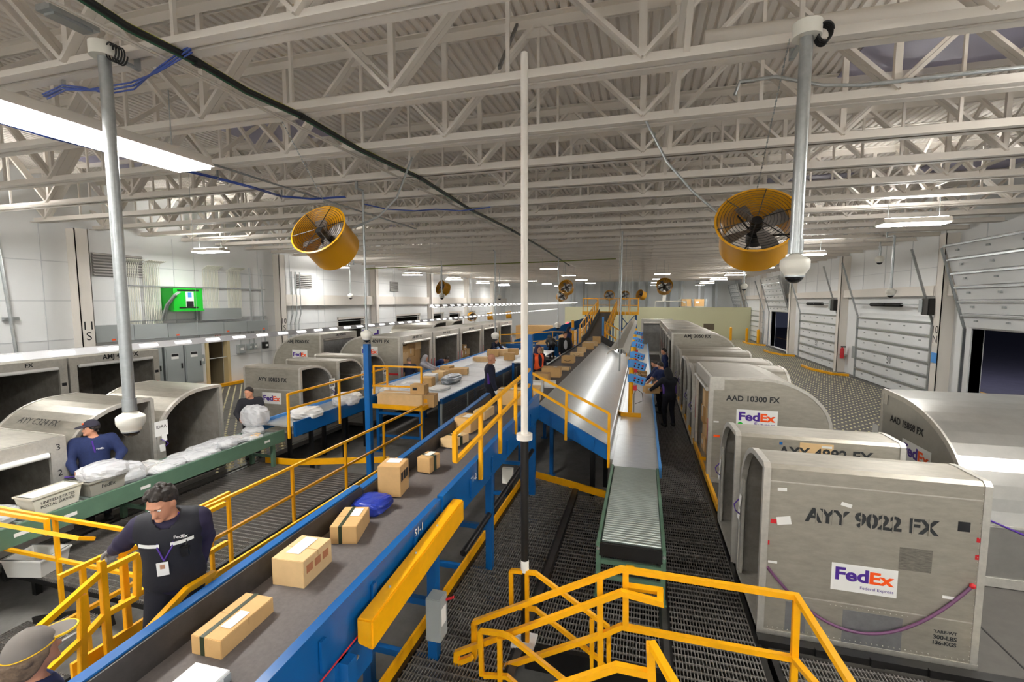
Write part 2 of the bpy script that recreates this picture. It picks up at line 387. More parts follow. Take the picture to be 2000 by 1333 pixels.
# ---- far end: cream partition, mezzanine window frames, columns
struct('partition', MB().box(-8.2, 10.2, 50.0, 50.2, ZS, 3.15), CREAM, 'low cream partition across the far end of the hall')
mb = MB()
for x in (2.2, 4.0, 5.9): mb.box(x, x + 1.0, 49.95, 50.0, .9, 1.5)
struct('partition_opening', mb, mat('partition_gap', '6d6250', .7), 'small openings in the cream partition')
mb = MB()
for x in np.arange(-9, 10, 1.9): mb.box(x, x + .25, 58.6, 58.8, 0, 7.6)
for x in np.arange(-8.3, 8, 3.8): mb.box(x, x + .9, 58.9, 59, 3, 7)
struct('wall_far_stud', mb, mat('far_frame_grey', 'c0c6ca', .6), 'grey framing in front of the far wall')
# ---- skylights
SKY = mat('skylight_panel', 'a9a6bd', .5)
for i, (x, y, _z) in enumerate((((4.428, 9.305, 7.700)), ((-8.352, 9.235, 7.700)), ((5.020, 17.699, 7.700)), ((-12.207, 22.238, 7.700)), ((-14.265, 10.049, 7.700)), ((9.093, 17.318, 7.700)))):
    w = struct(f'window_{i + 5}', MB().box(x - 1.2, x + 1.2, y - .62, y + .62, 7.715, 7.745), SKY, ['bluish skylight panel in the roof deck at top right beside the sprinkler pipe', 'bluish skylight panel above the green cable bundle', 'bluish skylight panel beyond the fan on the right', 'bluish skylight panel beyond the fan on the left', 'bluish skylight panel above the lit lamp on the left', 'bluish skylight panel by the right wall'][i])
# ================================================================ ROOF JOISTS
JZ, JH, JP = 6.15, 1.6, 1.56
def ang(mb, z, up):
    for s in (-1, 1):
        mb.box(XL, XR, *sorted((s * .02, s * .14)), *((z, z + .015) if up else (z - .015, z)))
        mb.box(XL, XR, *sorted((s * .02, s * .035)), *((z, z + .14) if up else (z - .14, z)))
    return mb
ME = dict(bot=ang(MB(), 0, True).mesh('bottom_chord', WHITE), top=ang(MB(), JH, False).mesh('top_chord', WHITE))
def dbl(p, q, w):
    mb = MB()
    for s in (-1, 1): mb.bar((p[0], s * .045, p[1]), (q[0], s * .045, q[1]), w * .5, w, up=(0, 1, 0))
    return mb
ME['dl'] = dbl((0, .1), (-1.38, JH - .12), .085).mesh('web_diagonal', WHITE)
ME['dr'] = dbl((0, .1), (1.38, JH - .12), .085).mesh('web_diagonal', WHITE)
ME['st'] = MB().bar((0, 0, .05), (0, 0, JH - .05), .075, .06).mesh('web_strut', WHITE)
ME['sm'] = MB().bar((0, 0, .05), (0, 0, JH - .1), .04).mesh('web_hanger', WHITE)
ME['gs'] = MB().box(-.22, .22, -.012, .012, JH - .26, JH - .02).mesh('gusset_plate', WHITE)
nodes = [-.07 + 2.9 * i for i in range(-6, 4)]
lat = MB()
for x in nodes:
    lat.bar((x, 0, .1), (x - 1.38, 0, JH - .12), .08).bar((x, 0, .1), (x + 1.38, 0, JH - .12), .08).bar((x, 0, 0), (x, 0, JH), .07).bar((x - 1.45, 0, 0), (x - 1.45, 0, JH), .04)
ME['lat'] = lat.mesh('web_lattice', WHITE)
ORD = ['first', 'second', 'third', 'fourth', 'fifth', 'sixth', 'seventh', 'eighth', 'ninth', 'tenth', 'eleventh', 'twelfth', 'thirteenth', 'fourteenth', 'fifteenth', 'sixteenth', 'seventeenth', 'eighteenth', 'nineteenth', 'twentieth']
def ordn(i):
    if i < 20: return ORD[i]
    t = {2: 'twenty', 3: 'thirty', 4: 'forty'}[(i + 1) // 10]; r = (i + 1) % 10
    return {2: 'twentieth', 3: 'thirtieth', 4: 'fortieth'}[(i + 1) // 10] if r == 0 else t + '-' + ORD[r - 1]
for k in range(-5, 36):
    y = 3.62 + JP * k
    t = thing('roof_joist', f'white open-web steel roof joist across the hall, {ordn(k + 1)} counted from the near end' if k >= -1 else 'white open-web steel roof joist behind the camera end of the hall', 'joist', (0, y, JZ), 'white open-web roof joists')
    link('bottom_chord', ME['bot'], t); link('top_chord', ME['top'], t)
    if -2 <= k <= 10:
        for x in nodes:
            for key, nm, dx in (('dl', 'web_diagonal', 0), ('dr', 'web_diagonal', 0), ('st', 'web_strut', 0), ('sm', 'web_hanger', -1.45), ('gs', 'gusset_plate', -1.45)):
                link(nm, ME[key], t).location = (x + dx, 0, 0)
    else: link('web_lattice', ME['lat'], t)
# cross bridging that ties joist to joist
def bridge(x, label):
    t = thing('joist_bridging', label, 'bridging', (x, 3.62, JZ))
    m1 = MB().bar((0, 0, .1), (0, JP, JH - .1), .06).bar((.08, 0, JH - .1), (.08, JP, .1), .06).bar((0, 0, .17), (0, JP, .17), .05).mesh('bridging_brace', WHITE)
    for k in range(-3, 33): link('bridging_brace', m1, t).location = (0, JP * k, 0)
bridge(.28, 'line of white cross bridging between the joists above the roller conveyor')
bridge(-7.6, 'line of white cross bridging between the joists above the left conveyors')
bridge(6.2, 'line of white cross bridging between the joists above the right ball deck')
# ================================================================ CEILING LAMPS
def lamp(loc, L, Wd, along, label, group=None):
    t = thing('ceiling_lamp', label, 'ceiling lamp', loc, group, rz=0 if along == 'x' else R(90))
    MB().prism([(-Wd / 2, 0), (-Wd / 2 + .08, .12), (Wd / 2 - .08, .12), (Wd / 2, 0), (Wd / 2 - .02, 0), (-Wd / 2 + .02, 0)], lambda y, z: (-L / 2, y, z), lambda y, z: (L / 2, y, z)).build('housing', WHITE, t, world=False)
    MB().box(-L / 2 + .02, L / 2 - .02, -Wd / 2 + .05, Wd / 2 - .05, -.03, -.01).build('lens', LAMP, t, world=False)
    for s in (-1, 1): MB().box(-L / 2 + .05, L / 2 - .05, s * Wd * .2 - .04, s * Wd * .2 + .04, .121, .128).build('uplight_slot', LAMP, t, world=False) if 1.2 < L < 2.45 else None
    for s in (-1, 1): MB().tube([(s * L * .38, 0, .12), (s * L * .38, 0, JZ - loc[2] + .1)], .006, 6).build('hanger_wire', GALV, t, world=False)
    return t
lamp((-5.48, 3.42, 5.42), 2.5, .62, 'y', 'large lit fluorescent lamp hanging nearest, at left below the joists')
for i, y in enumerate((13.4, 21.0, 28.4, 35.6, 43, 50.5)):
    lamp((6.15, y, 5.6), 1.35, .5, 'x', f'lit ceiling lamp in the right-hand row, {ORD[i]} from the near end', 'ceiling lamps in the right row')
for i, y in enumerate((7.2, 13.7, 21.9, 29.4, 36.8, 44.3, 51.5)):
    lamp((-15.6 - (.6 if i == 2 else 0), y, 5.6), 1.35, .5, 'x', f'lit ceiling lamp in the row by the left wall, {ORD[i]} from the near end', 'ceiling lamps in the left row')
for i, y in enumerate((26, 33.2, 40.4, 47.5)):
    lamp((-5.2, y, 5.6), 1.0, .3, 'x', f'lit ceiling lamp in the far middle row, {ORD[i]} from the near end', 'ceiling lamps in the middle row')
for i, (x, y) in enumerate(((-5.4, -3.5), (5.8, 5.6), (5.8, -3.0), (-14.5, -2), (.5, -4.5))):
    lamp((x, y, 5.6), 2.4, .6, 'x', 'lit ceiling lamp hung beside or behind the camera end of the hall', 'lamps at the near end')
for i, (x, y) in enumerate(((1.2, 33), (1.2, 40.5), (1.2, 48), (1.2, 55), (-9.8, 41), (-9.8, 48), (-9.8, 55), (6.15, 56.5))):
    lamp((x, y, 5.6), 1.0, .26, 'x', f'far ceiling lamp {"right of the platform" if i < 4 else "left of the platform" if i < 7 else "in the far right corner"}, {ORD[i % 4]} from near', 'far ceiling lamps')
fl = bpy.data.objects.new('apron_floodlight', bpy.data.lights.new('apron_floodlight', 'POINT')); COL.objects.link(fl); fl.location = (17, 27, 7); fl.data.energy = 900; fl.data.shadow_soft_size = .4; fl.data.color = (.85, .85, 1)  # unseen point light, added to brighten the asphalt outside
# ================================================================ STRIP LIGHTS over the conveyors
def strip(x, z, y0, y1, label, step=.62):
    t = thing('strip_light', label, 'strip light', (x, y0, z))
    MB().prism([(-.11, -.04), (-.04, .06), (.04, .06), (.11, -.04), (.1, -.045), (.035, .045), (-.035, .045), (-.1, -.045)], lambda a, b: (a, 0, b), lambda a, b: (a, y1 - y0, b)).build('reflector', mat('reflector_grey', 'b4b4b6', .5), t, world=False)
    me = MB().tube([(0, 0, 0), (0, .3, 0)], .02, 8).mesh('fluorescent_tube', TUBE); w = MB().tube([(0, 0, .06), (0, 0, JZ - z)], .003, 5).mesh('hanger_wire', GALV)
    n = int((y1 - y0) / step); near = min(n, 88)
    for i in range(near): link('fluorescent_tube', me, t).location = (0, .1 + i * step, -.03)
    ms = MB().bar((.0, 0, 0), (.0, .3, 0), .05, .006).mesh('light_slot', SLOT)
    for i in range(near):
        b = link('light_slot', ms, t); b.location = (.078, .1 + i * step, .018); b.rotation_euler = (0, R(50), 0)
    for i in range(0, n, 6): link('hanger_wire', w, t).location = (0, i * step, 0)
strip(-8.3, 2.98, 3.2, 46, 'long low strip of small lit tubes hanging over the green conveyor')
strip(-6.5, 3.6, 13.5, 47, 'long strip of small lit tubes hanging over the wide sorting slide')
# ================================================================ WALKWAYS AND DECKS
def grating(label, x0, x1, y0, y1, z, loc=None, toe=(), cross=.45, depth=.045, px=.034, py=.1, beams=True, group=None):
    t = thing('walkway_grating', label, 'walkway', ((x0 + x1) / 2, (y0 + y1) / 2, z), group)
    mb = MB()
    for x in np.arange(x0 + .02, x1, px): mb.box(x - .0035, x + .0035, y0, y1, z - depth, z)
    for y in np.arange(y0 + .02, y1, py): mb.box(x0, x1, y - .004, y + .004, z - .02, z - .001)
    mb.build('bar_grate', GRATE, t, fix=False)
    if beams:
        for y in np.arange(y0 + .05, y1, cross): MB().box(x0, x1, y, y + .09, z - .16, z - depth - .003).build('support_beam', BLKST, t, fix=False)
        for x in (x0, x1): MB().box(x - .03, x + .03, y0, y1, z - .2, z + .004).build('side_beam', BLKST, t, fix=False)
        for y in (y0 + .3, y1 - .3):
            for x in (x0 + .1, x1 - .1): MB().box(x - .04, x + .04, y - .04, y + .04, ZS, z - .16).build('leg', BLKST, t, fix=False)
    for p, q in toe: MB().bar(p, q, .03, .14).build('toe_plate', YEL, t)
    return t
grating('black grated walkway left of the roller conveyor with yellow edge plate', -2.3, -1.24, 1.0, 9.3, 0, toe=[((-2.33, .8, .06), (-2.33, 9.4, .06)), ((-2.33, 9.42, .06), (-1.24, 8.98, .06))])
grating('black grated walkway under the green roller conveyor', -1.16, .3, 4.66, 8.7, 0, toe=[((-1.24, 8.98, .06), (-.6, 8.7, .06))])
grating('long narrow black grated walkway beside the right row of containers', .36, 1.3, 1.0, 34, 0)
grating('black grated platform in front of the large grey container', 1.42, 5.2, 1.6, 5.25, -.02, cross=.9)
grating('black grated walkway between green conveyor and stair, left', -8.6, -5.72, 4.0, 8.5, 0, toe=[((-8.4, 8.52, .05), (-7.6, 8.6, .05)), ((-7.6, 8.6, .05), (-5.65, 9.35, .05))])
grating('black grated landing at the foot of the stair, bottom left', -5.4, -3.2, .3, 2.25, 0)
grating('black grated floor left of the stair landing, bottom left corner', -8.6, -5.46, .3, 2.95, 0)
grating('small black grated platform under the bending worker at the far conveyor', -5.7, -4.3, 25.1, 26.4, .5, px=.06)
struct('floor_ledge', MB().box(-8.75, -8.08, 12.2, 26, -.1, -.01), DECKG, 'dark steel ledge between the left ball deck and the wide slide')
grating('raised black catwalk along the left side of the parcel belt', -4.4, -3.2, 2.35, 24, .62, toe=[((-4.42, 2.4, .73), (-4.42, 7.6, .73))], py=.13)
MB_ = MB().box(-1.24, -1.16, 1.0, 9.0, -.03, .012).box(.3, .36, 1.0, 8.6, -.03, .012)
tag(MB_.build('joint_plate', mat('worn_steel_strip', '4a4846', .4, .4, noise=.2), None), 'flat steel joint strips between the black gratings', 'joint plate')
# ball decks
def ball_deck(label, x0, x1, y0, y1, z=0, near=(), skip=None):
    t = thing('ball_deck', label, 'roller deck', ((x0 + x1) / 2, (y0 + y1) / 2, z))
    MB().box(x0, x1, y0, y1, z - .12, z - .012).build('deck_plate', DECKG, t)
    me = MB().lathe([(.085, .0), (.085, .006), (.06, .008)], n=14).mesh('caster_ring', mat('brass_ring', '9a8a4c', .35, .6))
    mc = MB().ball((0, 0, -.016), .038, 10, 6).mesh('ball_caster', BALLC)
    mb = MB(); n = 0; o = Vector(t.location)
    for j, y in enumerate(np.arange(y0 + .12, y1, .16)):
        for i, x in enumerate(np.arange(x0 + .15 + (j % 2) * .16, x1, .32)):
            if skip and skip(x, y): continue
            if near and near[0] <= x <= near[1] and near[2] <= y <= near[3] and n < 98:
                b = link('ball_caster', mc, t); b.location = Vector((x, y, z)) - o
                r = link('caster_ring', me, b); r.location = (0, 0, -.012); n += 1
            else: mb.ball((x, y, z - .022), .037, 6 if y < 18 else 5, 4 if y < 18 else 3)
    f = mb.build('caster_field', BALLC, t, fix=False, smooth=False); f['kind'] = 'stuff'
    for x in np.arange(x0 + 1.2, x1, 1.25): MB().box(x - .01, x + .01, y0, y1, z - .02, z - .008).build('deck_seam', BLKST, t)
    return t
ball_deck('dark ball-caster deck running between the right containers and the dock doors', 1.4, XR - .42, 5.3, 49.9, near=(6.2, 9.9, 13.0, 15.2), skip=lambda x, y: x < 3.6 and y < 20 or x < 7.5 and y < 9.6)
ball_deck('dark ball-caster deck under the left containers', XL + .42, -8.75, 2.0, 26, near=(-11.5, -8.8, 8.0, 10.0), skip=lambda x, y: x > -10.8 and (y < 7.7 or y > 10.1))
for nm, a, b in (('floor_edge', XR - .42, XR), ('floor_edge', XL, XL + .42)): struct(nm, MB().box(a, b, 2, 57, -.1, -.01), DECKG, 'dark steel floor strip along the foot of the side wall')
t = thing('deck_corner', 'dark deck corner with brass caster cups and grey rollers, bottom right', 'roller deck', (4.4, 4.6, 0))
MB().box(3.45, 6.4, 3.6, 5.32, -.12, -.012).build('deck_plate', DECKG, t)
for x, y in ((3.68, 5.26), (3.78, 5.10), (3.66, 4.98), (4.05, 4.8), (3.88, 4.6), (4.15, 4.55), (4.5, 4.9)):
    MB().lathe([(.0, -.008), (.075, -.008), (.085, .001), (.1, .001), (.1, -.012)], (x, y, 0), 18).build('caster_cup', mat('brass_cup', 'a8924c', .3, .7), t)
    MB().ball((x, y, .0), .042).build('ball_caster', BALLC, t)
for x in (3.55, 3.72): MB().tube([(x, 3.7, .03), (x, 4.45, .03)], .055, 14).build('deck_roller', GREY, t)
t = thing('edge_rail', 'black rail along the near foot of the large grey container', 'rail', (2.4, 5.36, 0))
MB().box(1.3, 3.75, 5.3, 5.42, -.1, .06).build('rail_body', BLKST, t)
for x in (1.9, 2.4, 2.9): MB().box(x - .06, x + .06, 5.27, 5.31, 0, .08).build('stop_block', BLKST, t)
# yellow toe guard along the right row of containers
t = thing('toe_guard', 'stepped yellow guard strip along the foot of the right containers', 'guard rail', (1.33, 20, 0))
for i, y in enumerate(np.arange(8.6, 33, 2.6)):
    MB().path([(1.5, y, .1), (1.36, y, .1), (1.36, y + 2.45, .1)], .05, .12).build('guard_section', YEL, t)
# ================================================================ RAILINGS
def railing(label, posts, rails, w=.045, extra=(), loc=None, cat='railing', group=None):
    a = posts[0][0] if posts else rails[0][0]
    t = thing('railing', label, cat, loc or a, group)
    for p, q in posts: MB().bar(p, q, w).build('post', YEL, t, bevel=.004)
    for i, r in enumerate(rails): MB().path(r, w * .9).build('top_rail' if i == 0 else 'mid_rail', YEL, t)
    for e in extra: MB().path(e, w * .94).build('end_loop', YEL, t)
    return t
ys = (3.15, 4.6, 6.11, 7.52, 8.9, 10.73)
railing('long yellow railing along the right edge of the left grated walkway', [((-5.5, y, -.1), (-5.5, y, 1.03)) for y in ys], [[(-5.5, 2.95, 1.03), (-5.5, 10.73, 1.03)], [(-5.5, 2.95, .55), (-5.5, 10.73, .55)]], extra=[[(-5.62, 4.1, 1.0), (-5.62, 5.0, 1.03), (-5.62, 5.0, -.05)]])
railing('yellow double railing across the left walkway beside the white tub', [((-7.02, 3.78, -.1), (-7.02, 3.78, 1.05)), ((-8.25, 3.76, 0), (-8.25, 3.76, 1.05))], [[(-8.6, 3.76, 1.05), (-5.62, 3.8, 1.05)], [(-8.6, 3.76, .5), (-5.62, 3.8, .5)]], extra=[[(-8.4, 3.6, 1.1), (-6.95, 3.66, 1.08), (-6.95, 3.66, .9)], [(-8.4, 3.55, .98), (-6.3, 3.6, .98), (-6.3, 3.75, .9)]])
railing('yellow stair railing at bottom left, held by the man in the dark vest', [((-4.300, 2.876, 1.492), (-4.300, 2.850, 1.112)), ((-4.300, 2.598, 1.595), (-4.3, 2.6, 0)), ((-4.300, 2.445, 1.392), (-4.3, 2.36, 0))], [[(-4.300, 2.876, 1.492), (-4.300, 2.599, 1.496), (-4.300, 2.132, 1.293), (-4.300, 1.966, 1.210)], [(-4.300, 2.850, 1.112), (-4.300, 2.585, 1.116), (-4.300, 2.457, 1.041), (-4.300, 2.197, 0.942)]], w=.05, loc=(-4.3, 2.6, 0))
railing('short yellow handrail between the stair and the parcel belt', [((-3.3, 3.1, .5), (-3.300, 2.768, 1.551))], [[(-3.300, 2.768, 1.551), (-3.300, 2.537, 1.557), (-3.300, 2.226, 1.432)]], w=.05)
railing('yellow catwalk railing behind the man in the dark vest', [((-4.44, 2.85, .5), (-4.44, 2.85, 1.5)), ((-4.44, 3.5, .5), (-4.44, 3.5, 1.5))], [[(-4.44, 2.8, 1.5), (-4.44, 3.9, 1.5)], [(-4.44, 2.8, 1.05), (-4.44, 3.9, 1.05)]], w=.05)
X1 = -1.94
railing('yellow railing on the right side of the parcel belt by the chute', [((-1.940, 5.375, 1.486), (-1.940, 5.390, 2.359)), ((-1.940, 6.209, 1.557), (-1.940, 6.215, 2.412)), ((-1.940, 7.046, 1.609), (-1.940, 7.043, 2.473))], [[(-1.940, 4.549, 2.312), (-1.940, 7.978, 2.530)], [(-1.940, 4.555, 2.002), (-1.940, 7.982, 2.250)]], extra=[[(-1.940, 4.549, 2.312), (-1.940, 4.555, 2.002)]], w=.05)
railing('yellow railing sloping down the near end of the silver chute', [((-2.069, 8.780, 1.464), (-2.104, 8.780, 2.347)), ((-1.398, 8.780, 1.040), (-1.388, 8.780, 2.006)), ((-0.572, 8.780, 0.567), (-0.572, 8.780, 1.627))], [[(-2.104, 8.780, 2.347), (-0.572, 8.780, 1.627)], [(-2.082, 8.780, 2.041), (-0.575, 8.780, 1.249)]], w=.05)
railing('yellow railing on the blue slide left of the tall blue post', [((-7.620, 8.420, 0.661), (-7.620, 8.430, 1.678)), ((-7.620, 10.228, 0.533), (-7.620, 10.243, 1.677)), ((-7.620, 12.589, 0.540), (-7.620, 12.609, 1.685))], [[(-7.620, 8.430, 1.667), (-7.620, 12.639, 1.681)], [(-7.620, 8.426, 1.329), (-7.620, 12.620, 1.248)]], w=.05)
railing('yellow railing round the carton stand at the end of the wide slide', [((-6.055, 11.800, 0.570), (-6.031, 11.800, 1.876)), ((-7.578, 11.800, 1.022), (-7.570, 11.800, 1.861))], [[(-7.570, 11.800, 1.861), (-6.031, 11.800, 1.876)], [(-7.553, 11.800, 1.268), (-6.041, 11.800, 1.300)]], w=.05)
# stair at the bottom centre
railing('large yellow stair railing in front of the roller conveyor', [((-0.317, 4.300, 0.101), (-0.339, 4.300, 1.099)), ((-0.089, 4.300, 0.617), (-0.101, 4.300, 1.211)), ((-1.630, 4.300, -0.338), (-1.636, 4.300, 0.379)), ((1.345, 4.300, 0.363), (1.333, 4.300, 1.209))],
        [[(-1.636, 4.300, 0.379), (-0.144, 4.300, 1.215), (1.333, 4.300, 1.209), (1.380, 3.300, 1.236)], [(-1.606, 4.300, -0.215), (-0.314, 4.300, 0.512), (-0.128, 4.300, 0.640), (1.336, 4.300, 0.639), (1.400, 3.900, 0.722)]],
        extra=[[(-1.616, 4.180, 0.087), (-1.788, 4.180, -0.020), (-1.786, 4.180, 0.094), (-0.131, 4.180, 1.058), (0.214, 4.180, 1.022), (0.217, 4.300, 1.059), (-0.079, 4.300, 1.052)]], w=.055, loc=(0, 4.3, 0))
railing('yellow railing beside the stair opening, next to the black and white pole', [((-1.318, 4.620, 0.395), (-1.323, 4.620, 0.814)), ((-1.136, 4.620, -0.027), (-1.145, 4.620, 0.827)), ((-0.432, 4.620, -0.163), (-0.441, 4.620, 0.438)), ((-0.258, 4.620, -0.059), (-0.266, 4.620, 0.371))],
        [[(-1.323, 4.620, 0.814), (-1.048, 4.620, 0.831), (-0.266, 4.620, 0.371)], [(-1.318, 4.620, 0.395), (-1.138, 4.620, 0.418), (-1.046, 4.620, 0.418), (-0.279, 4.620, -0.053)]], w=.045, loc=(-1.1, 4.62, 0))
railing('yellow handrail going down into the stair opening', [((-1.463, 4.050, 0.027), (-1.477, 4.050, 0.496)), ((-1.271, 4.050, -0.036), (-1.275, 4.050, 0.469))], [[(-1.477, 4.050, 0.496), (-1.254, 4.050, 0.516), (-1.160, 4.050, 0.493), (-0.572, 4.050, 0.135)], [(-1.442, 4.050, 0.032), (-1.202, 4.050, 0.078), (-1.098, 4.050, 0.007)]], w=.045, loc=(-1.6, 4.05, 0))
railing('nearest yellow railing corner at the bottom edge in the middle', [((0.134, 3.400, 0.844), (0.110, 3.400, 1.200))], [[(-0.624, 3.400, 0.658), (-0.132, 3.400, 0.956), (0.123, 3.400, 0.953)], [(0.117, 3.400, 1.201), (0.280, 3.100, 1.139)]], w=.06, loc=(0, 3.4, 0))
def stair(label, pts, width_vec, m=BLKST):
    """pts: nosing points from the top down; width_vec: across the flight"""
    t = thing('stair', label, 'stair', pts[-1]); w = Vector(width_vec)
    a, b = Vector(pts[0]), Vector(pts[-1]); d = (b - a).normalized()
    for o in (Vector((0, 0, 0)), w): MB().bar(a + o - d * .1, b + o + d * .1, .035, .24).build('stringer', m, t)
    run = Vector((d.x, d.y, 0)).normalized() * .24
    for p in pts:
        p = Vector(p); mb = MB()
        for k in range(7): mb.bar(p + run * k / 6, p + run * k / 6 + w, .008, .03)
        for k in range(9): mb.bar(p + w * k / 8, p + w * k / 8 + run, .008, .03)
        tr = mb.build('tread', GRATE, t)
        MB().bar(p, p + w, .04, .035).build('nosing', mat('pale_nosing', '9a9a98', .5, .4), tr)
    return t
stair('short black stair going down beside the yellow stair railing', [(-.25, 3.3, -.14), (-.55, 3.3, -.28), (-.85, 3.3, -.42)], (0, .95, 0))
stair('black stair with pale nosings going down at left below the yellow railing', [(-6.15, 3.0, -.04), (-6.55, 3.0, -.16), (-6.95, 3.0, -.28), (-7.35, 3.0, -.4)], (0, .72, 0))
stair('black stair up to the belt catwalk, bottom left', [(-4.25, 2.3, .4), (-4.25, 2.05, .25), (-4.25, 1.8, .12)], (.95, 0, 0))
t = thing('stair_fascia', 'black steel edge beam under the walkway by the stair opening', 'beam', (-.5, 4.64, 0))
MB().box(-1.16, .3, 4.6, 4.66, -.28, .0).build('edge_beam', BLKST, t)
# ================================================================ PARCEL BELT
def loft(sts, f):   # ribbon through stations
    V = []; 
    for s in sts: V += f(s)
    n = len(f(sts[0])); F = []
    for i in range(len(sts) - 1):
        for k in range(n): F.append((i * n + k, i * n + (k + 1) % n, (i + 1) * n + (k + 1) % n, (i + 1) * n + k))
    F += [tuple(range(n)), tuple((len(sts) - 1) * n + k for k in range(n))]
    return MB().add(V, F)
def belt(label, st, lt, rt, skirt=True, loc=None):
    """st: (y, z, xl, xr) stations of the belt; lt/rt: height of the left and right side above the belt"""
    t = thing('belt_conveyor', label, 'conveyor', loc or ((st[0][2] + st[0][3]) / 2, st[0][0], ZS))
    loft(st, lambda s: [(s[2], s[0], s[1]), (s[3], s[0], s[1]), (s[3], s[0], s[1] - .03), (s[2], s[0], s[1] - .03)]).build('belt', BELT, t, smooth=False)
    loft(st, lambda s: [(s[2] - .02, s[0], s[1] + lt(s[0])), (s[2], s[0], s[1] + lt(s[0])), (s[2] + .02, s[0], s[1] - .01), (s[2] - .02, s[0], s[1] - .01)]).build('skirt', SKIRT, t)
    loft(st, lambda s: [(s[2] - .10, s[0], s[1] + lt(s[0]) + .015), (s[2] - .02, s[0], s[1] + lt(s[0]) + .015), (s[2] - .025, s[0], s[1] - .2), (s[2] - .10, s[0], s[1] - .2)]).build('side_panel', BLUE, t)
    loft(st, lambda s: [(s[3], s[0], s[1] + rt(s[0])), (s[3] + .07, s[0], s[1] + rt(s[0])), (s[3] + .07, s[0], s[1] - .2), (s[3], s[0], s[1] - .2)]).build('side_panel', BLUE, t)
    return t
s11 = [(.75, 1.37, -2.95, -2.06), (2.0, 1.43, -2.95, -2.06), (3.0, 1.465, -2.95, -2.06), (4.3, 1.50, -2.95, -2.07)]
b1 = belt('near section of the grey parcel belt, its blue side lettered S1-1', s11, lambda y: .2, lambda y: .18)
s12 = [(4.34, 1.47, -2.95, -2.06), (6.4, 1.54, -2.95, -2.03), (7.7, 1.6, -2.95, -2.0), (8.8, 1.66, -2.95, -2.0)]
b2 = belt('second section of the grey parcel belt, its blue side lettered S1-2', s12, lambda y: .18 + .03 * (y > 5), lambda y: .22 + .05 * (y > 5))
def rside(st, y, dz, dx=.075):
    for a, b in zip(st, st[1:]):
        if a[0] <= y <= b[0]:
            f = (y - a[0]) / (b[0] - a[0]); return (a[3] + f * (b[3] - a[3]) + dx, y, a[1] + f * (b[1] - a[1]) + dz)
for s, st, y in (('S1-1', s11, 3.78), ('S1-2', s12, 5.2)):
    text(b1 if st is s11 else b2, s, rside(st, y, .115 if st is s11 else .07), (.05, 1, .02) if st is s12 else (0, 1, .03), (0, 0, 1), PAPER, height=.075, bold=.02)
for st, b, yy in ((s11, b1, (1.2, 1.8, 2.4, 3.0, 3.7)), (s12, b2, (4.6, 5.1, 5.9, 6.6, 7.3, 8.0))):
    for y in yy: MB().obox(rside(st, y, -.02, .085), (.02, .05, .22)).build('stiffener', BLUE, b)
def legs(t, y, xs, top, w=.09, m=BLUE, foot=ZS, brace=True):
    for x in xs:
        MB().box(x - w / 2, x + w / 2, y - .05, y + .05, foot, top).build('leg', m, t)
        MB().box(x - .1, x + .1, y - .08, y + .08, foot, foot + .015).build('foot_plate', m, t)
    if brace:
        for z in (foot + .45, foot + 1.1): MB().box(min(xs), max(xs), y - .03, y + .03, z, z + .07).build('cross_brace', m, t)
legs(b1, 2.6, (-2.85, -1.95), 1.25, .1); legs(b1, 4.2, (-2.85, -2.05), 1.3, .1)
legs(b2, 5.9, (-2.85, -2.0), 1.35); legs(b2, 8.5, (-2.85, -2.0), 1.45, .12)
MB().box(-2.6, -1.97, 2.5, 2.95, .95, 1.25).build('drive_housing', BLUE, b1)
MB().tube([(-1.96, 2.75, 1.15), (-1.9, 2.3, 1.05)], .012, 8).build('take_up_bolt', GALV, b1)
MB().tube([rside(s11, y, -.16, .1) for y in (.8, 2.0, 3.0, 4.2)], .006, 6).build('pull_cord', RED, b1)
g = thing('drive_guard', 'long yellow drive guard on the right of the near belt section', 'guard', (-1.75, 3.6, 1.2))
gp = [rside(s11, 2.62, 0, .10), rside(s11, 4.25, 0, .10)]
a_, c_ = Vector((-1.95, 2.73, 1.455)), Vector((-1.95, 4.5, 1.61)); n_ = Vector((.13, .0, .0))
MB().add([a_, a_ + n_, a_ + n_ + Vector((0, 0, -.23)), a_ + Vector((0, 0, -.2)), c_, c_ + n_, c_ + n_ + Vector((0, 0, -.23)), c_ + Vector((0, 0, -.2))],
         [(0, 1, 2, 3), (4, 7, 6, 5), (0, 4, 5, 1), (1, 5, 6, 2), (2, 6, 7, 3), (3, 7, 4, 0)]).build('guard_shell', YEL, g, bevel=.012)
for f in (.2, .45, .7): MB().ball(a_ + (c_ - a_) * f + n_ * .5, .012, 8, 5).build('bolt', GREY, g)
t = thing('motor_switch', 'grey switch box with red handle on the blue belt leg', 'switch box', (-1.9, 4.1, .6))
MB().box(-2.02, -1.86, 3.95, 4.12, .35, .8).build('box_body', GREY, t, bevel=.008); plate(t, (-1.86, 4.03, .6), (0, 1, 0), (0, 0, 1), .1, .18, PAPER, 'notice'); MB().tube([(-1.86, 4.1, .72), (-1.78, 4.1, .76)], .014, 8).build('switch_handle', RED, t)
t = tag(MB().tube([(-1.7, 2.2, -.4), (-1.55, 5.6, -.38)], .05, 10).build('sprinkler_main', mat('pipe_brown', '2e2522', .6), None), 'dark pipe lying on the slab beside the near belt section', 'pipe')
t = tag(MB().tube([(-2.0, 4.9, .75), (-1.98, 8.4, .9)], .04, 10).build('black_conduit', BLKST, None), 'black tube slung under the second belt section', 'tube')
t = thing('photo_eye_post', 'short black post with pale sensor head beside the second belt section', 'sensor post', (-2.35, 8.6, ZS))
MB().box(-2.44, -2.34, 8.2, 8.3, ZS, .55).build('post', BLKST, t); MB().box(-2.5, -2.3, 8.12, 8.2, .3, .6).build('sensor_head', PLAST, t)
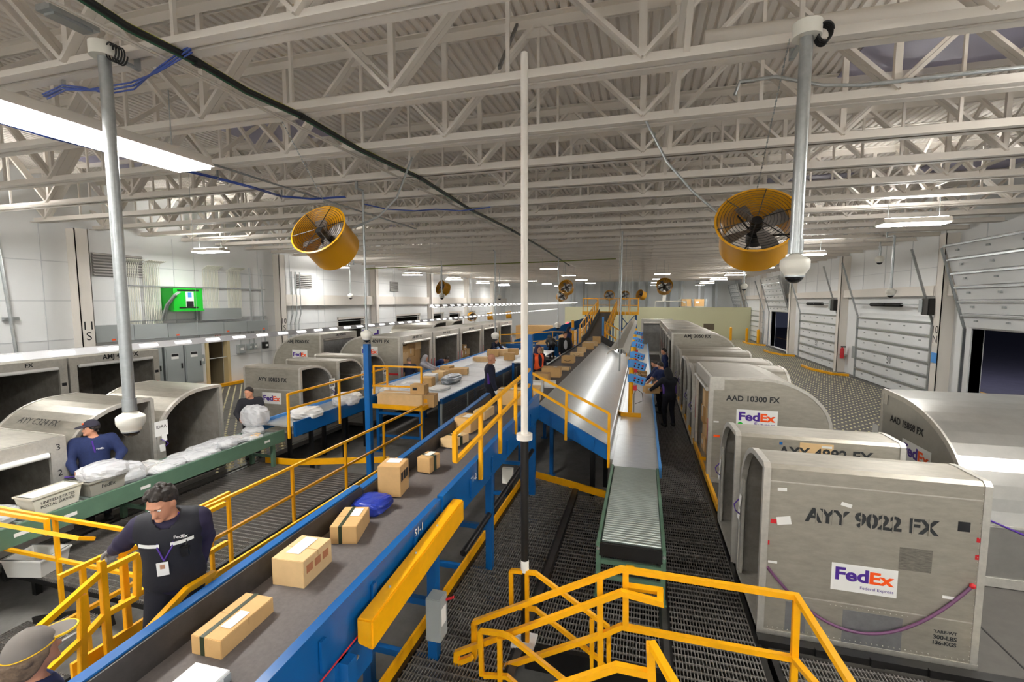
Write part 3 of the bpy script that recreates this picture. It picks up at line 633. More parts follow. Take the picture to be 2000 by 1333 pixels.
# main level belt and silver chute
mb_ = [(8.84, 1.65, -2.95, -2.0), (24.0, 1.65, -2.95, -2.0)]
t = thing('sorting_belt', 'long level grey belt carrying cartons past the sorters beside the silver chute', 'conveyor', (-2.5, 16, ZS))
loft(mb_, lambda s: [(s[2], s[0], s[1]), (s[3], s[0], s[1]), (s[3], s[0], s[1] - .04), (s[2], s[0], s[1] - .04)]).build('belt', BELT, t, smooth=False)
MB().box(-3.02, -2.95, 8.84, 24, 1.3, 1.69).build('side_panel', BLKST, t); MB().tube([(-3.1, 9.2, 1.5), (-3.1, 24, 1.5)], .035, 8).build('kick_rail', GREY, t)
for y in (11, 14, 17, 20, 23): legs(t, y, (-2.9, -2.1), 1.6, m=BLUE, brace=False)
t = thing('package_chute', 'wide shiny silver chute sloping down from the sorting belt', 'chute', (-1.3, 16, ZS))
y0, y1 = 8.82, 24.0
MB().add([(-2.0, y0, 1.67), (-.6, y0, .93), (-.6, y1, .93), (-2.0, y1, 1.67), (-2.0, y0, 1.64), (-.6, y0, .90), (-.6, y1, .90), (-2.0, y1, 1.64)], [(0, 1, 2, 3), (4, 7, 6, 5), (0, 4, 5, 1), (1, 5, 6, 2), (2, 6, 7, 3), (3, 7, 4, 0)]).build('slide_sheet', SHEET, t)
MB().prism([(-2.05, 1.76), (-.56, .97), (-.56, .70), (-2.05, 1.47)], lambda x, z: (x, y0 - .05, z), lambda x, z: (x, y0, z)).build('end_panel', BLUE, t, bevel=.006)
for f in (.25, .55, .8): x = -2.05 + 1.49 * f; MB().obox((x, y0 - .06, 1.61 - .78 * f), (.02, .03, .24)).build('stiffener', BLUE, t)
MB().box(-.6, -.57, y0, y1, .70, .93).build('lower_lip', SHEET, t)
for x, y in ((-.95, 9.6), (-.75, 10.6), (-.9, 13), (-.9, 17), (-.9, 21)): MB().box(x - .05, x + .05, y - .05, y + .05, ZS, .93).build('leg', BLKST, t)
mb = MB()
for i in range(22): mb.box(-2.0, -1.93, 9 + i * .68, 9.3 + i * .68, 1.675, 1.68)
t = thing('black_flap', 'grey rubber flap standing across the far end of the silver chute', 'flap', (-1.6, 24, 1.6))
MB().add([(-2.0, 23.9, 1.66), (-.95, 22.8, 1.2), (-.95, 22.8, 1.55), (-2.0, 23.9, 2.0), (-2.0, 23.95, 1.66), (-.95, 22.85, 1.2), (-.95, 22.85, 1.55), (-2.0, 23.95, 2.0)], [(0, 1, 2, 3), (4, 7, 6, 5), (0, 4, 5, 1), (1, 5, 6, 2), (2, 6, 7, 3), (3, 7, 4, 0)]).build('flap_sheet', SKIRT, t)
# tall blue post at the corner of the chute
t = tag(MB().box(-2.17, -2.07, 8.72, 8.82, ZS, 3.1).build('guide_post', BLUE, None, bevel=.006), 'tall slim blue post at the corner of belt and chute', 'post')
# ================================================================ LOWER SLIDE AND ROLLER CONVEYOR, RIGHT
t = thing('slide_table', 'long narrow silver slide table with blue edge at the foot of the chute', 'conveyor', (-.07, 20, 0))
for i, (a, b) in enumerate([(8.5, 10.6), (10.6, 14.2), (14.2, 18), (18, 22), (22, 27), (27, 34)]): MB().box(-.49, .34, a + .006, b, .68, .71).build('slide_sheet', SHEET, t)
MB().box(.34, .39, 8.5, 34, .56, .76).build('edge_rail', LBLUE, t); MB().box(-.575, -.49, 8.8, 34, .56, .725).build('edge_rail', SHEET, t)
for y in np.arange(9, 33, 3.0):
    for x in (-.42, .3): MB().box(x - .035, x + .035, y - .035, y + .035, 0, .68).build('leg', BLKST, t)
t = thing('roller_conveyor', 'green-sided gravity roller conveyor with bright rollers, end facing the stair', 'conveyor', (-.07, 7, 0))
rm = MB().tube([(-.36, 0, 0), (.36, 0, 0)], .027, 12).mesh('roller', ROLL)
for i in range(44): link('roller', rm, t).location = Vector((-.075, 5.78 + i * .0625, .70)) - Vector(t.location)
for x in (-.475, .315): MB().box(x - .022, x + .022, 5.6, 8.48, .60, .75).build('side_rail', GREEN, t, bevel=.004)
MB().box(-.46, .30, 5.6, 5.64, .58, .74).build('end_plate', BLKST, t, bevel=.006)
for x in (-.475, .315):
    for y in (5.72, 8.2): MB().box(x - .03, x + .03, y - .03, y + .03, 0, .62).build('leg', GREEN, t); MB().box(x - .05, x + .05, y - .07, y + .07, 0, .015).build('foot_plate', GREEN, t)
for z in (.22, .42): MB().box(-.475, .315, 5.70, 5.74, z, z + .06).build('cross_brace', GREEN, t)
for x in (-.475, .315): MB().tube([(x, 5.575, .68), (x, 5.6, .68)], .02, 10).build('bolt', GALV, t)
plate(t, (-.08, 5.695, .45), (1, 0, 0), (0, 0, 1), .1, .022, YEL, 'warning_label')
# yellow control posts on the slide
def cpost(x, y, boxes, label, curb=False):
    t = thing('control_post', label, 'control post', (x, y, .71))
    MB().tube([(x, y, .71), (x, y, 2.25)], .055, 14).build('post', YEL, t)
    if curb: MB().path([(x - .52, y + .62, .76), (x - .22, y - .05, .76), (x + .28, y - .05, .76)], .05, .12).build('base_curb', YEL, t)
    for z in boxes:
        M = Matrix.Rotation(R(-18), 3, 'Z') @ Matrix.Rotation(R(14), 3, 'Y')
        b = MB().obox((x + .17, y - .09, z), (.42, .12, .2), M=M).build('control_box', LBLUE, t, bevel=.008)
        MB().obox((x, y, z + .02), (.16, .16, .2)).build('clamp', LBLUE, t, bevel=.006)
        for k in (-1, 0, 1):
            c = Vector((x + .17, y - .09, z)) + M @ Vector((k * .1 + .05, -.065, .03))
            MB().ball(c, .026, 10, 6).build('button', RED if k else INK, b)
            MB().ball(c - M @ Vector((0, 0, .07)), .022, 10, 6).build('button', INK, b)
    MB().tube([(x + .09, y, .75), (x + .09, y, 1.3), (x + .14, y - .02, 1.45)], .016, 8).build('air_line', GALV, t)
    MB().box(x + .06, x + .16, y - .07, y + .03, 1.42, 1.55).build('valve', RED, t)
    MB().tube([(x + .16, y, 1.45), (x + .3, y - .03, 1.35), (x + .32, y - .03, 1.15), (x + .12, y, 1.05)], .007, 6).build('hose', RUBB, t)
    return t
cpost(-.27, 12.4, (1.72, 2.1), 'nearest yellow control post with blue button boxes on the slide table', True)
cpost(-.30, 15.6, (1.98,), 'second yellow control post with a blue button box on the slide table')
cpost(-.32, 18.6, (2.05,), 'third yellow control post with a blue button box on the slide table')
cpost(-.34, 21.6, (2.0,), 'fourth yellow control post with a blue button box on the slide table')
cpost(-.36, 26.3, (2.0,), 'farthest yellow control post with a blue button box on the slide table')
# lamp trough over the chute
t = thing('lamp_trough', 'long grey hooded lamp trough hanging over the silver chute', 'lamp', (-.66, 13, 2.3))
MB().prism([(-.3, -.02), (-.12, .14), (.14, .16), (.3, .02), (.28, .0), (.13, .13), (-.11, .11), (-.28, -.03)], lambda a, b: (a, 0, b), lambda a, b: (a, 21, b)).build('hood', mat('trough_grey', 'b9b6ab', .5), t, world=False)
tm = MB().tube([(0, 0, .05), (0, 1.1, .05)], .018, 8).mesh('fluorescent_tube', TUBE2); wm = MB().tube([(0, 0, .14), (0, 0, JZ - 2.3)], .006, 5).mesh('hanger_wire', GALV)
for i in range(16):
    link('fluorescent_tube', tm, t).location = (-.03, .12 + i * 1.25, 0)
    if i % 4 == 0: link('hanger_wire', wm, t).location = (0, .3 + i * 1.25, 0)
# ================================================================ LEFT CONVEYORS
t = thing('roller_conveyor', 'long dark green roller conveyor heaped with clear plastic bags, left', 'conveyor', (-8.3, 5.5, 0))
rm = MB().tube([(-.34, 0, 0), (.34, 0, 0)], .024, 8).mesh('roller', ROLL)
for i in range(70): link('roller', rm, t).location = Vector((-8.33, 2.3 + i * .09, .71)) - Vector(t.location)
MB().box(-7.98, -7.92, 2.0, 8.62, .52, .79).build('side_rail', GREEN, t, bevel=.006); MB().box(-8.72, -8.67, 2.0, 8.62, .56, .77).build('side_rail', GREEN, t)
for y in (2.9, 5.6, 8.35):
    for x in (-8.62, -8.02): MB().box(x - .035, x + .035, y - .04, y + .04, 0, .56).build('leg', GREEN, t)
    MB().box(-8.6, -8.05, y - .02, y + .02, .2, .26).build('cross_brace', GREEN, t)
for y in (3.9, 4.45, 5.5, 8.1): plate(t, (-7.92, y, .66), (0, 1, 0), (0, 0, 1), .16, .05, PAPER, 'warning_label')
t = thing('side_slide', 'blue-sided slide joining the green roller conveyor to the wide slide', 'conveyor', (-8.1, 10.5, ZS))
MB().box(-8.6, -7.7, 8.66, 12.0, .84, .88).build('slide_sheet', SHEET, t)
MB().box(-7.72, -7.66, 8.66, 12.4, .62, .97).build('side_panel', BLUE, t, bevel=.006); MB().box(-8.66, -8.6, 8.66, 12.0, .7, .95).build('side_panel', LBLUE, t)
for y in (9.4, 10.7, 11.7):
    for x in (-8.5, -7.85): MB().box(x - .04, x + .04, y - .04, y + .04, ZS, .84).build('leg', BLKST, t)
t = thing('sorting_slide', 'very wide pale sheet-metal sorting slide with blue edges, left of the catwalk', 'conveyor', (-6.8, 19, ZS))
for i in range(13): MB().box(-7.5, -5.55, 12.0 + i * 1.1, 12.0 + i * 1.1 + 1.06, .87, .90).build('slide_sheet', SHEETW, t)
MB().add([(-8.0, 12, 1.05), (-7.5, 12, .9), (-7.5, 26.3, .9), (-8.0, 26.3, 1.05), (-8.0, 12, 1.02), (-7.5, 12, .87), (-7.5, 26.3, .87), (-8.0, 26.3, 1.02)], [(0, 1, 2, 3), (4, 7, 6, 5), (0, 4, 5, 1), (1, 5, 6, 2), (2, 6, 7, 3), (3, 7, 4, 0)]).build('sloping_sheet', SHEET, t)
MB().box(-5.57, -5.5, 12.0, 26.3, .78, .94).build('edge_rail', BLUE, t); MB().box(-8.06, -8.0, 12.0, 26.3, .95, 1.1).build('edge_rail', LBLUE, t)
for y in np.arange(12.3, 25, 3.0): legs(t, y, (-7.7, -5.7), .87, brace=False)
mb = MB()
for y in np.arange(12.0, 26.3, .06): mb.box(-5.535, -5.525, y, y + .012, .0, .78)
for z in np.arange(.03, .78, .06): mb.box(-5.535, -5.525, 12, 26.3, z, z + .012)
mb.build('mesh_guard', DEN, t, fix=False)
for y in np.arange(12.0, 26.4, 2.04): MB().box(-5.55, -5.49, y - .03, y + .03, ZS, .8).build('guard_post', GREY, t)
MB().box(-5.55, -5.49, 12, 26.3, -.03, .03).build('guard_rail', GREY, t)
t = thing('carton_stand', 'blue stand with yellow edge carrying long cartons at the end of the wide slide', 'stand', (-6.5, 11.6, ZS))
MB().box(-7.3, -5.75, 11.25, 11.95, .74, .78).build('table_top', GREY, t); MB().path([(-7.32, 11.22, .82), (-5.72, 11.22, .82), (-5.72, 11.6, .82)], .04, .12).build('edge_strip', YEL, t)
legs(t, 11.4, (-7.2, -5.85), .74, m=BLUE)
t = thing('guide_post', 'tall blue post beside the cartons with a round camera on top', 'post', (-5.6, 8.5, ZS))
MB().box(-5.67, -5.55, 8.45, 8.57, ZS, 2.85).build('post', BLUE, t, bevel=.006); MB().box(-5.72, -5.5, 8.4, 8.62, ZS, ZS + .02).build('foot_plate', BLUE, t)
# ================================================================ FAR END CONVEYORS
t = thing('incline_belt', 'dark belt conveyor climbing to the yellow platform at the far end', 'conveyor', (-2.5, 29, ZS))
loft([(24.0, 1.66, -2.95, -2.0), (26, 1.75, -2.95, -2.05), (34.5, 2.95, -3.0, -2.1)], lambda s: [(s[2], s[0], s[1]), (s[3], s[0], s[1]), (s[3], s[0], s[1] - .05), (s[2], s[0], s[1] - .05)]).build('belt', SKIRT, t, smooth=False)
for x in (-3.06, -1.98): loft([(24.0, 1.9, x, x + .05), (26, 2.0, x, x + .05), (34.5, 3.2, x - .05, x)], lambda s: [(s[2], s[0], s[1]), (s[3], s[0], s[1]), (s[3], s[0], s[1] - .4), (s[2], s[0], s[1] - .4)]).build('side_panel', SKIRT if x < -2.5 else BLUE, t, smooth=False)
for y in (27, 30, 33): legs(t, y, (-2.95, -2.0), 1.6 + (y - 26) * .13, brace=False)
for s, x in (('left', -3.2), ('right', -1.85)):
    railing(f'yellow railing up the {s} side of the climbing belt at the far end', [((x, y, 1.5 + (y - 24.5) * .13), (x, y, 2.5 + (y - 24.5) * .13)) for y in np.arange(24.5, 34.6, 1.25)], [[(x, 24.5, 2.5), (x, 34.5, 3.8)], [(x, 24.5, 2.0), (x, 34.5, 3.3)]], w=.06)
t = thing('platform', 'raised yellow-edged platform on blue legs at the far end', 'platform', (-2, 36, ZS))
MB().box(-4.3, -.35, 34.5, 37.5, 2.8, 2.9).build('floor_plate', BLKST, t); MB().box(-4.35, -.3, 34.45, 34.5, 2.75, 3.0).box(-.35, -.3, 34.5, 37.5, 2.75, 3.0).build('edge_strip', YEL, t)
for x in (-4.1, -1.6, -.5):
    for y in (34.8, 37.2): MB().box(x - .07, x + .07, y - .07, y + .07, ZS, 2.8).build('leg', BLUE, t)
for z in (.2, 1.5): MB().bar((-1.6, 34.8, z), (-.6, 34.8, z + 1.2), .06).bar((-.6, 34.8, z), (-1.6, 34.8, z + 1.2), .06).build('cross_brace', BLUE, t)
railing('yellow railing round the raised platform at the far end', [((x, y, 2.9), (x, y, 3.95)) for x, y in ((-4.3, 34.5), (-3.25, 34.5), (-1.7, 34.5), (-1.0, 34.5), (-.35, 34.5), (-.35, 37.5), (-4.3, 37.5), (-2.6, 37.5), (-1, 37.5))], [[(-3.25, 34.5, 3.95), (-4.3, 34.5, 3.95), (-4.3, 37.5, 3.95), (-.35, 37.5, 3.95), (-.35, 34.5, 3.95), (-1.7, 34.5, 3.95)], [(-3.25, 34.5, 3.45), (-4.3, 34.5, 3.45), (-4.3, 37.5, 3.45), (-.35, 37.5, 3.45), (-.35, 34.5, 3.45), (-1.7, 34.5, 3.45)]], w=.06)
railing('yellow railing on the right of the far end of the silver chute', [((-1.9, 24.4, 1.6), (-1.9, 24.4, 2.7)), ((-.75, 23.6, 1.0), (-.75, 23.6, 2.1)), ((-1.3, 24, 1.3), (-1.3, 24, 2.4))], [[(-1.9, 24.4, 2.7), (-.75, 23.6, 2.1)], [(-1.9, 24.4, 2.15), (-.75, 23.6, 1.55)]], w=.05)
t = thing('side_conveyor', 'blue side conveyor climbing from the left toward the far platform', 'conveyor', (-6, 29, ZS))
MB().add([(-7.8, 28, 1.3), (-3.9, 33.4, 2.6), (-3.5, 34, 2.6), (-7.4, 28.6, 1.3), (-7.8, 28, .8), (-3.9, 33.4, 2.1), (-3.5, 34, 2.1), (-7.4, 28.6, .8)], [(0, 1, 2, 3), (4, 7, 6, 5), (0, 4, 5, 1), (1, 5, 6, 2), (2, 6, 7, 3), (3, 7, 4, 0)]).build('side_panel', BLUE, t)
for f in (.2, .5, .8): MB().box(-7.6 + 3.9 * f, -7.5 + 3.9 * f, 28.3 + 5.4 * f, 28.4 + 5.4 * f, ZS, .9 + 1.2 * f).build('leg', BLUE, t)
t = thing('cross_conveyor', 'low blue conveyor crossing behind the orange-vested sorter', 'conveyor', (-6, 27, ZS))
MB().box(-7.9, -3.5, 26.6, 27.6, 1.0, 1.05).build('slide_sheet', SHEET, t); MB().box(-7.9, -3.5, 26.5, 26.6, .55, 1.2).build('side_panel', BLUE, t)
for x in (-7.7, -6, -4): MB().box(x - .05, x + .05, 26.6, 26.7, ZS, .6).build('leg', BLUE, t)
railing('yellow railing on the low blue conveyor behind the sorters', [((x, 26.2, .6), (x, 26.2, 2.0)) for x in (-8.2, -6.6, -5.0, -3.6)], [[(-8.2, 26.2, 1.75), (-5, 26.2, 2.0), (-3.6, 26.2, 2.0)], [(-8.2, 26.2, 1.25), (-5, 26.2, 1.5), (-3.6, 26.2, 1.5)]], w=.05)
railing('low yellow gate railing at the left of the far end of the sorting belt', [((-3.7, y, .55), (-3.7, y, 1.7)) for y in (21.5, 22.3, 23.1, 23.9)], [[(-3.7, 21.5, 1.7), (-3.7, 23.9, 1.7)], [(-3.7, 21.5, 1.15), (-3.7, 23.9, 1.15)]], w=.06)
t = thing('signal_post', 'yellow post with blue band left of the climbing belt', 'post', (-3.6, 24.6, ZS))
MB().tube([(-3.6, 24.6, ZS), (-3.6, 24.6, 2.75)], .07, 12).build('post', YEL, t); MB().tube([(-3.6, 24.6, 2.2), (-3.6, 24.6, 2.35)], .085, 12).build('band', LBLUE, t)
t = tag(MB().box(-2.12, -2.02, 25.3, 25.4, 1.5, 2.9).build('guide_post', LBLUE, None), 'short light blue post at the right foot of the climbing belt', 'post')
# ================================================================ AIR-FREIGHT CONTAINERS
def arc_profile(Wd, H, flip, flat=.38, low=.58, n=9):
    """(y, z) outline: upright flat side at y = 0, crown, curve falling to y = Wd"""
    P = [(0, 0), (0, H - .04), (.04, H)]
    x0 = Wd * flat
    for i in range(n + 1):
        a = math.pi / 2 * i / n
        P.append((x0 + (Wd - x0) * math.sin(a), H * low + H * (1 - low) * math.cos(a)))
    P += [(Wd, 0)]
    if flip: P = [(Wd - y, z) for y, z in P][::-1]
    return P
def inset(P, d):
    n = len(P); out = []; A = sum(P[i][0] * P[(i + 1) % n][1] - P[(i + 1) % n][0] * P[i][1] for i in range(n)); s = 1 if A > 0 else -1
    for i in range(n):
        a, b, c = Vector(P[i - 1]), Vector(P[i]), Vector(P[(i + 1) % n])
        n1 = Vector((-(b - a).y, (b - a).x)).normalized() * s; n2 = Vector((-(c - b).y, (c - b).x)).normalized() * s
        m = (n1 + n2); m = m / max(m.length_squared, .2) * 2 if m.length > 1e-4 else n1
        out.append((b.x + m.x * d, b.y + m.y * d))
    return out
def ring(P, Q, f0, f1):
    """closed band between outline P and inner outline Q, from end f0 to end f1"""
    n = len(P); V = [f0(*p) for p in P] + [f0(*p) for p in Q] + [f1(*p) for p in P] + [f1(*p) for p in Q]; F = []
    for i in range(n):
        j = (i + 1) % n
        F += [(i, j, n + j, n + i), (2 * n + i, 3 * n + i, 3 * n + j, 2 * n + j), (i, 2 * n + i, 2 * n + j, j), (n + i, n + j, 3 * n + j, 3 * n + i)]
    return MB().add(V, F)
def end_open(label, loc, rz, H=1.98, Wd=1.42, L=2.05, flip=False, m=ALU, group=None, tagcard=None, low=.58, flat=.38):
    """narrow container open at x = 0, curved roof on one side"""
    t = thing('freight_container', label, 'freight container', loc, group, rz)
    P = arc_profile(Wd, H, flip, flat, low); Q = inset(P, .025)
    ring(P, Q, lambda y, z: (.02, y, z), lambda y, z: (L, y, z)).build('shell', m, t, world=False, smooth=False)
    MB().prism(inset(P, .01), lambda y, z: (L - .03, y, z), lambda y, z: (L, y, z)).build('back_panel', m, t, world=False)
    Q2 = inset(P, .028); Q3 = inset(P, .034)
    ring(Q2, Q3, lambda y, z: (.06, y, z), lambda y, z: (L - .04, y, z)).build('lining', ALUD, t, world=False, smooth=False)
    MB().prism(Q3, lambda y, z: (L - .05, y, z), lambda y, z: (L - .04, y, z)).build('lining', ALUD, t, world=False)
    E1 = [(y + (.012 if y < Wd / 2 else -.012) * -1, z + .012) for y, z in P]
    ring(inset(P, -.012), inset(P, .055), lambda y, z: (-.02, y, z), lambda y, z: (.05, y, z)).build('door_frame', EDGE, t, world=False, smooth=False)
    ring(inset(P, -.008), inset(P, .01), lambda y, z: (L - .05, y, z), lambda y, z: (L + .012, y, z)).build('rear_edge', EDGE, t, world=False, smooth=False)
    MB().box(-.02, L + .02, -.01, Wd + .01, 0, .07).build('base_rail', EDGE, t, world=False)
    # jamb plate on the curved side, it carries tie tags and the paper card
    y = Wd - .16 if not flip else .02
    MB().box(-.012, .02, y, y + .14, .1, H * (low + .12)).build('jamb_plate', EDGE, t, world=False)
    if tagcard: c = plate(t, (-.022, y + .07, H * .66), (0, -1, 0), (0, 0, 1), .26, .30, PAPER, 'paper_card', world=False); text(c, tagcard, (-.026, y + .07, H * .68), (0, -1, 0), (0, 0, 1), INK, width=.2, world=False) if tagcard != '~' else [plate(c, (-.026, y + .07 + dy, H * .66 + dz), (0, -1, 0), (0, 0, 1), .04, .07, INK, 'printed_mark', world=False) for dy in (-.06, 0, .06) for dz in (-.06, .05)]
    for zz, dx in ((.5, .03), (.62, -.02)): plate(t, (-.03, y + .05 + dx, H * zz * .9), (0, -1, 0), (.1, 0, 1), .1, .14, PAPER, 'tie_tag', world=False)
    MB().tube([(-.03, y + .1, H * .55), (-.1, y + .05, H * .52), (-.09, y, H * .49), (-.03, y + .02, H * .46)], .008, 6).build('tie_strap', PURP, t, world=False)
    return t
def side_open(label, loc, rz, H=2.44, Wd=2.35, L=2.6, m=ALU, group=None, curve=True, jamb=.14, head=.26, low=.5, flat=.42, red=True, cap=True):
    """wide container open along x = 0, roof curving down at the back"""
    t = thing('freight_container', label, 'freight container', loc, group, rz)
    P = arc_profile(L, H, False, flat, low) if curve else [(0, 0), (0, H), (L, H), (L, 0)]
    Q = inset(P, .03); n = len(P); V = []; F = []
    V = [(x, 0, z) for x, z in P] + [(x, Wd, z) for x, z in P] + [(x, 0, z) for x, z in Q] + [(x, Wd, z) for x, z in Q]
    for i in range(n):
        j = (i + 1) % n
        if i == 0: continue
        F += [(i, j, n + j, n + i), (2 * n + i, 3 * n + i, 3 * n + j, 2 * n + j), (i, 2 * n + i, 2 * n + j, j), (n + i, n + j, 3 * n + j, 3 * n + i)]
    F += [(1, n + 1, 3 * n + 1, 2 * n + 1), (0, 2 * n, 3 * n, n)]
    MB().add(V, F).build('shell', m, t, world=False, smooth=False)
    for y in (0, Wd - .03): MB().prism(inset(P, .004), lambda x, z: (x, y, z), lambda x, z: (x, y + .03, z)).build('end_panel', m, t, world=False)
    Q3 = inset(P, .036)
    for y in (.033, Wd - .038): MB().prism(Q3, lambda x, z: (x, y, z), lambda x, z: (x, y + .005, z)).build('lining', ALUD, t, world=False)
    ix = [p for p in Q3[2:]]
    mb = MB(); V = [(x, .04, z) for x, z in ix] + [(x, Wd - .04, z) for x, z in ix]; k = len(ix)
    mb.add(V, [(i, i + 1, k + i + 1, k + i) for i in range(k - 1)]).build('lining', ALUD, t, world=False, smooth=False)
    for a, b in ((-.01, jamb), (Wd - jamb, Wd + .01)): MB().box(-.03, .03, a, b, .0, H).build('jamb', EDGE, t, world=False)
    MB().box(-.03, .03, jamb, Wd - jamb, H - head, H).build('header', EDGE, t, world=False)
    MB().tube([(-.05, jamb + .04, H - head - .03), (-.05, Wd - jamb - .04, H - head - .03)], .045, 10).build('curtain_roll', PAPER if not curve else EDGE, t, world=False)
    for y in (0, Wd): ring(inset(P, -.008), inset(P, .05), lambda x, z: (x, y - .012, z), lambda x, z: (x, y + .012, z)).build('edge_strip', EDGE, t, world=False, smooth=False)
    MB().box(-.04, L + .01, -.015, Wd + .015, 0, .09).build('base_rail', EDGE, t, world=False)
    if red:
        for y in (jamb * .5, Wd - jamb * .5): plate(t, (-.031, y, 1.05), (0, -1, 0), (0, 0, 1), .05, .55, RED, 'red_label', world=False)
    return t
def mark(t, s, c, xd, w, ud=(0, 0, 1), m=INKG, bold=.028): return text(t, s, c, xd, ud, m, width=w, bold=bold, world=False)
# ---- right row (openings face the narrow walkway, local x = world x)
t = end_open('nearest large dull grey container with a purple strap hanging across its side', (1.34, 5.5, 0), 0, H=1.97, Wd=1.2, L=1.99)
a = mark(t, 'AYY 9022 FX', (1.0, 0, 1.45), (1, 0, -.0), 1.2, bold=.035)
for x in (.50, .565, .655, .745, .915, 1.01, 1.105, 1.20, 1.37, 1.51): MB().box(x - .0, x + .010, -.006, .0, 1.36, 1.54).build('stencil_gap', ALU, a, world=False)
logo(t, (.98, 0, .80), (1, 0, 0), .6, 'Federal Express', world=False, h=.3)
for x, z, w, h, r in ((.2, 1.35, .14, .09, .2), (.17, 1.7, .09, .035, .05), (.78, 1.6, .1, .04, -.25), (.11, .86, .09, .025, 0), (1.72, .74, .1, .03, 0)):
    plate(t, (x, 0, z), (1, 0, r), (-r, 0, 1), w, h, PAPER, 'sticker', world=False)
plate(t, (1.8, 0, 1.5), (1, 0, 0), (0, 0, 1), .1, .1, INK, 'data_plate', world=False)
plate(t, (1.42, 0, 1.09), (1, 0, 0), (0, 0, 1), .28, .24, mat('ink_smudge', '77736a', .6, .3, noise=.55, scale=14, stretch=(1, 1, 7)), 'smudge_patch', world=False)
DPT = mat('bare_metal_patch', '8f9092', .4, .6, noise=.15, scale=8)
plate(t, (1.08, 0, .24), (1, 0, 0), (0, 0, 1), .54, .40, DPT, 'repair_patch', world=False); plate(t, (.36, 0, .26), (1, 0, 0), (0, 0, 1), .2, .34, DPT, 'repair_patch', world=False)
mark(t, 'TARE-WT', (1.72, 0, .36), (1, 0, 0), .2); mark(t, '300-LBS', (1.72, 0, .30), (1, 0, 0), .2); mark(t, '136-KGS', (1.72, 0, .24), (1, 0, 0), .2)
for x, z in ((.04, 1.08), (.1, 1.33), (1.94, 1.38), (1.94, 1.2)): plate(t, (x, 0, z), (1, 0, 0), (0, 0, 1), .06, .05, RED, 'red_mark', world=False)
MB().tube([(.06 + 1.84 * u, -.015 - .02 * math.sin(math.pi * u), .80 + .1 * u - 2.5 * u * (1 - u)) for u in np.linspace(0, 1, 31)], .016, 10).build('strap', mat('purple_tube', '6d4468', .4), t, world=False)
MB().ball((1.90, -.02, .905), .028, 8, 6).build('strap_end', RED, t, world=False)
for z in (1.78, .5): MB().box(0, 2.0, -.004, 0, z, z + .012).build('panel_seam', EDGE, t, world=False)
mb = MB()
for i in range(40): mb.ball((.04 + i * .05, -.004, .1), .006, 6, 4); mb.ball((.04 + i * .05, -.004, .47), .005, 6, 4) if 12 < i < 28 else None
for i in range(36): mb.ball((1.93, -.004, .1 + i * .05), .005, 6, 4)
mb.build('rivet_row', EDGE, t, world=False)
t = end_open('second grey container of the right row, behind the one with the purple strap', (1.32, 6.98, 0), 0, H=1.9, Wd=1.25, L=1.98)
mark(t, 'AYY 4882 FX', (1.08, 0, 1.69), (1, 0, 0), 1.12); plate(t, (.98, 0, 1.72), (1, 0, 0), (0, 0, 1), .4, .22, KRAFT2, 'repair_patch', world=False); plate(t, (1.7, 0, 1.45), (1, 0, 0), (0, 0, 1), .2, .22, EDGE, 'repair_patch', world=False)
plate(t, (1.1, -.005, 1.79), (1, 0, 0), (0, 0, 1), .12, .03, PAPER, 'sticker', world=False); plate(t, (.55, 0, 1.8), (1, 0, 0), (0, 0, 1), .04, .04, BLUE, 'sticker', world=False)
t = side_open('grey container full of cartons, number ending 10300, beside the walkway', (1.38, 10.1, 0), 0, H=2.21, Wd=2.45, L=2.2, low=.55, flat=.42)
mark(t, 'AAD 10300 FX', (.78, 0, 1.79), (1, 0, 0), .98); lg = logo(t, (.87, 0, 1.38), (1, 0, 0), .75, 'Express', world=False)
MB().tube([(.57, -.004, 1.26), (.57, -.012, 1.26)], .05, 16).build('green_dot', HGREEN, lg, world=False)
plate(t, (.13, 0, 2.06), (1, 0, 0), (0, 0, 1), .24, .24, EDGE, 'corner_plate', world=False); plate(t, (.14, 0, .98), (1, 0, 0), (0, 0, 1), .12, .05, ORNG, 'sticker', world=False); plate(t, (.12, 0, 1.28), (1, 0, 0), (0, 0, 1), .1, .03, PAPER, 'sticker', world=False)
# AAD 15868: profile panel faces the aisle between the rows, curved roof toward the camera
t = thing('freight_container', 'shiny curved silver container at the right edge, number ending 15868', 'freight container', (4.21, 9.75, 0), None, 0)
P = [(0, 0), (0, 2.14), (.06, 2.18)] + [(.45 + 1.95 * math.sin(a), 1.0 + 1.16 * math.cos(a)) for a in np.linspace(0, math.pi / 2, 12)] + [(2.45, .8), (2.45, 0)]
P = [(-y, z) for y, z in P]; Lx = 3.2
ring(P, inset(P, .03), lambda y, z: (0, y, z), lambda y, z: (Lx, y, z)).build('shell', ALUB, t, world=False)
for x in (0, Lx - .03): MB().prism(inset(P, .005), lambda y, z: (x, y, z), lambda y, z: (x + .03, y, z)).build('end_panel', ALUB, t, world=False)
for x in (0, Lx): ring(inset(P, -.01), inset(P, .07), lambda y, z: (x - .015, y, z), lambda y, z: (x + .015, y, z)).build('edge_strip', EDGE, t, world=False, smooth=False)
MB().box(-.02, Lx, -2.47, .02, 0, .12).build('base_rail', EDGE, t, world=False)
mark(t, 'AAD 15868 FX', (0, -.82, 1.72), (0, -1, 0), 1.0, m=INK); logo(t, (0, -1.15, 1.28), (0, -1, 0), .8, 'Express', world=False)
plate(t, (-.005, -.1, 2.02), (0, -1, 0), (0, 0, 1), .2, .2, EDGE, 'corner_plate', world=False)
MB().box(0, Lx, -2.47, -2.45, .82, .84).build('panel_seam', EDGE, t, world=False)
MB().tube([(.2, -2.47, .9), (1.2, -2.52, .5), (2.4, -2.5, .3)], .012, 8).build('strap', PURP, t, world=False)
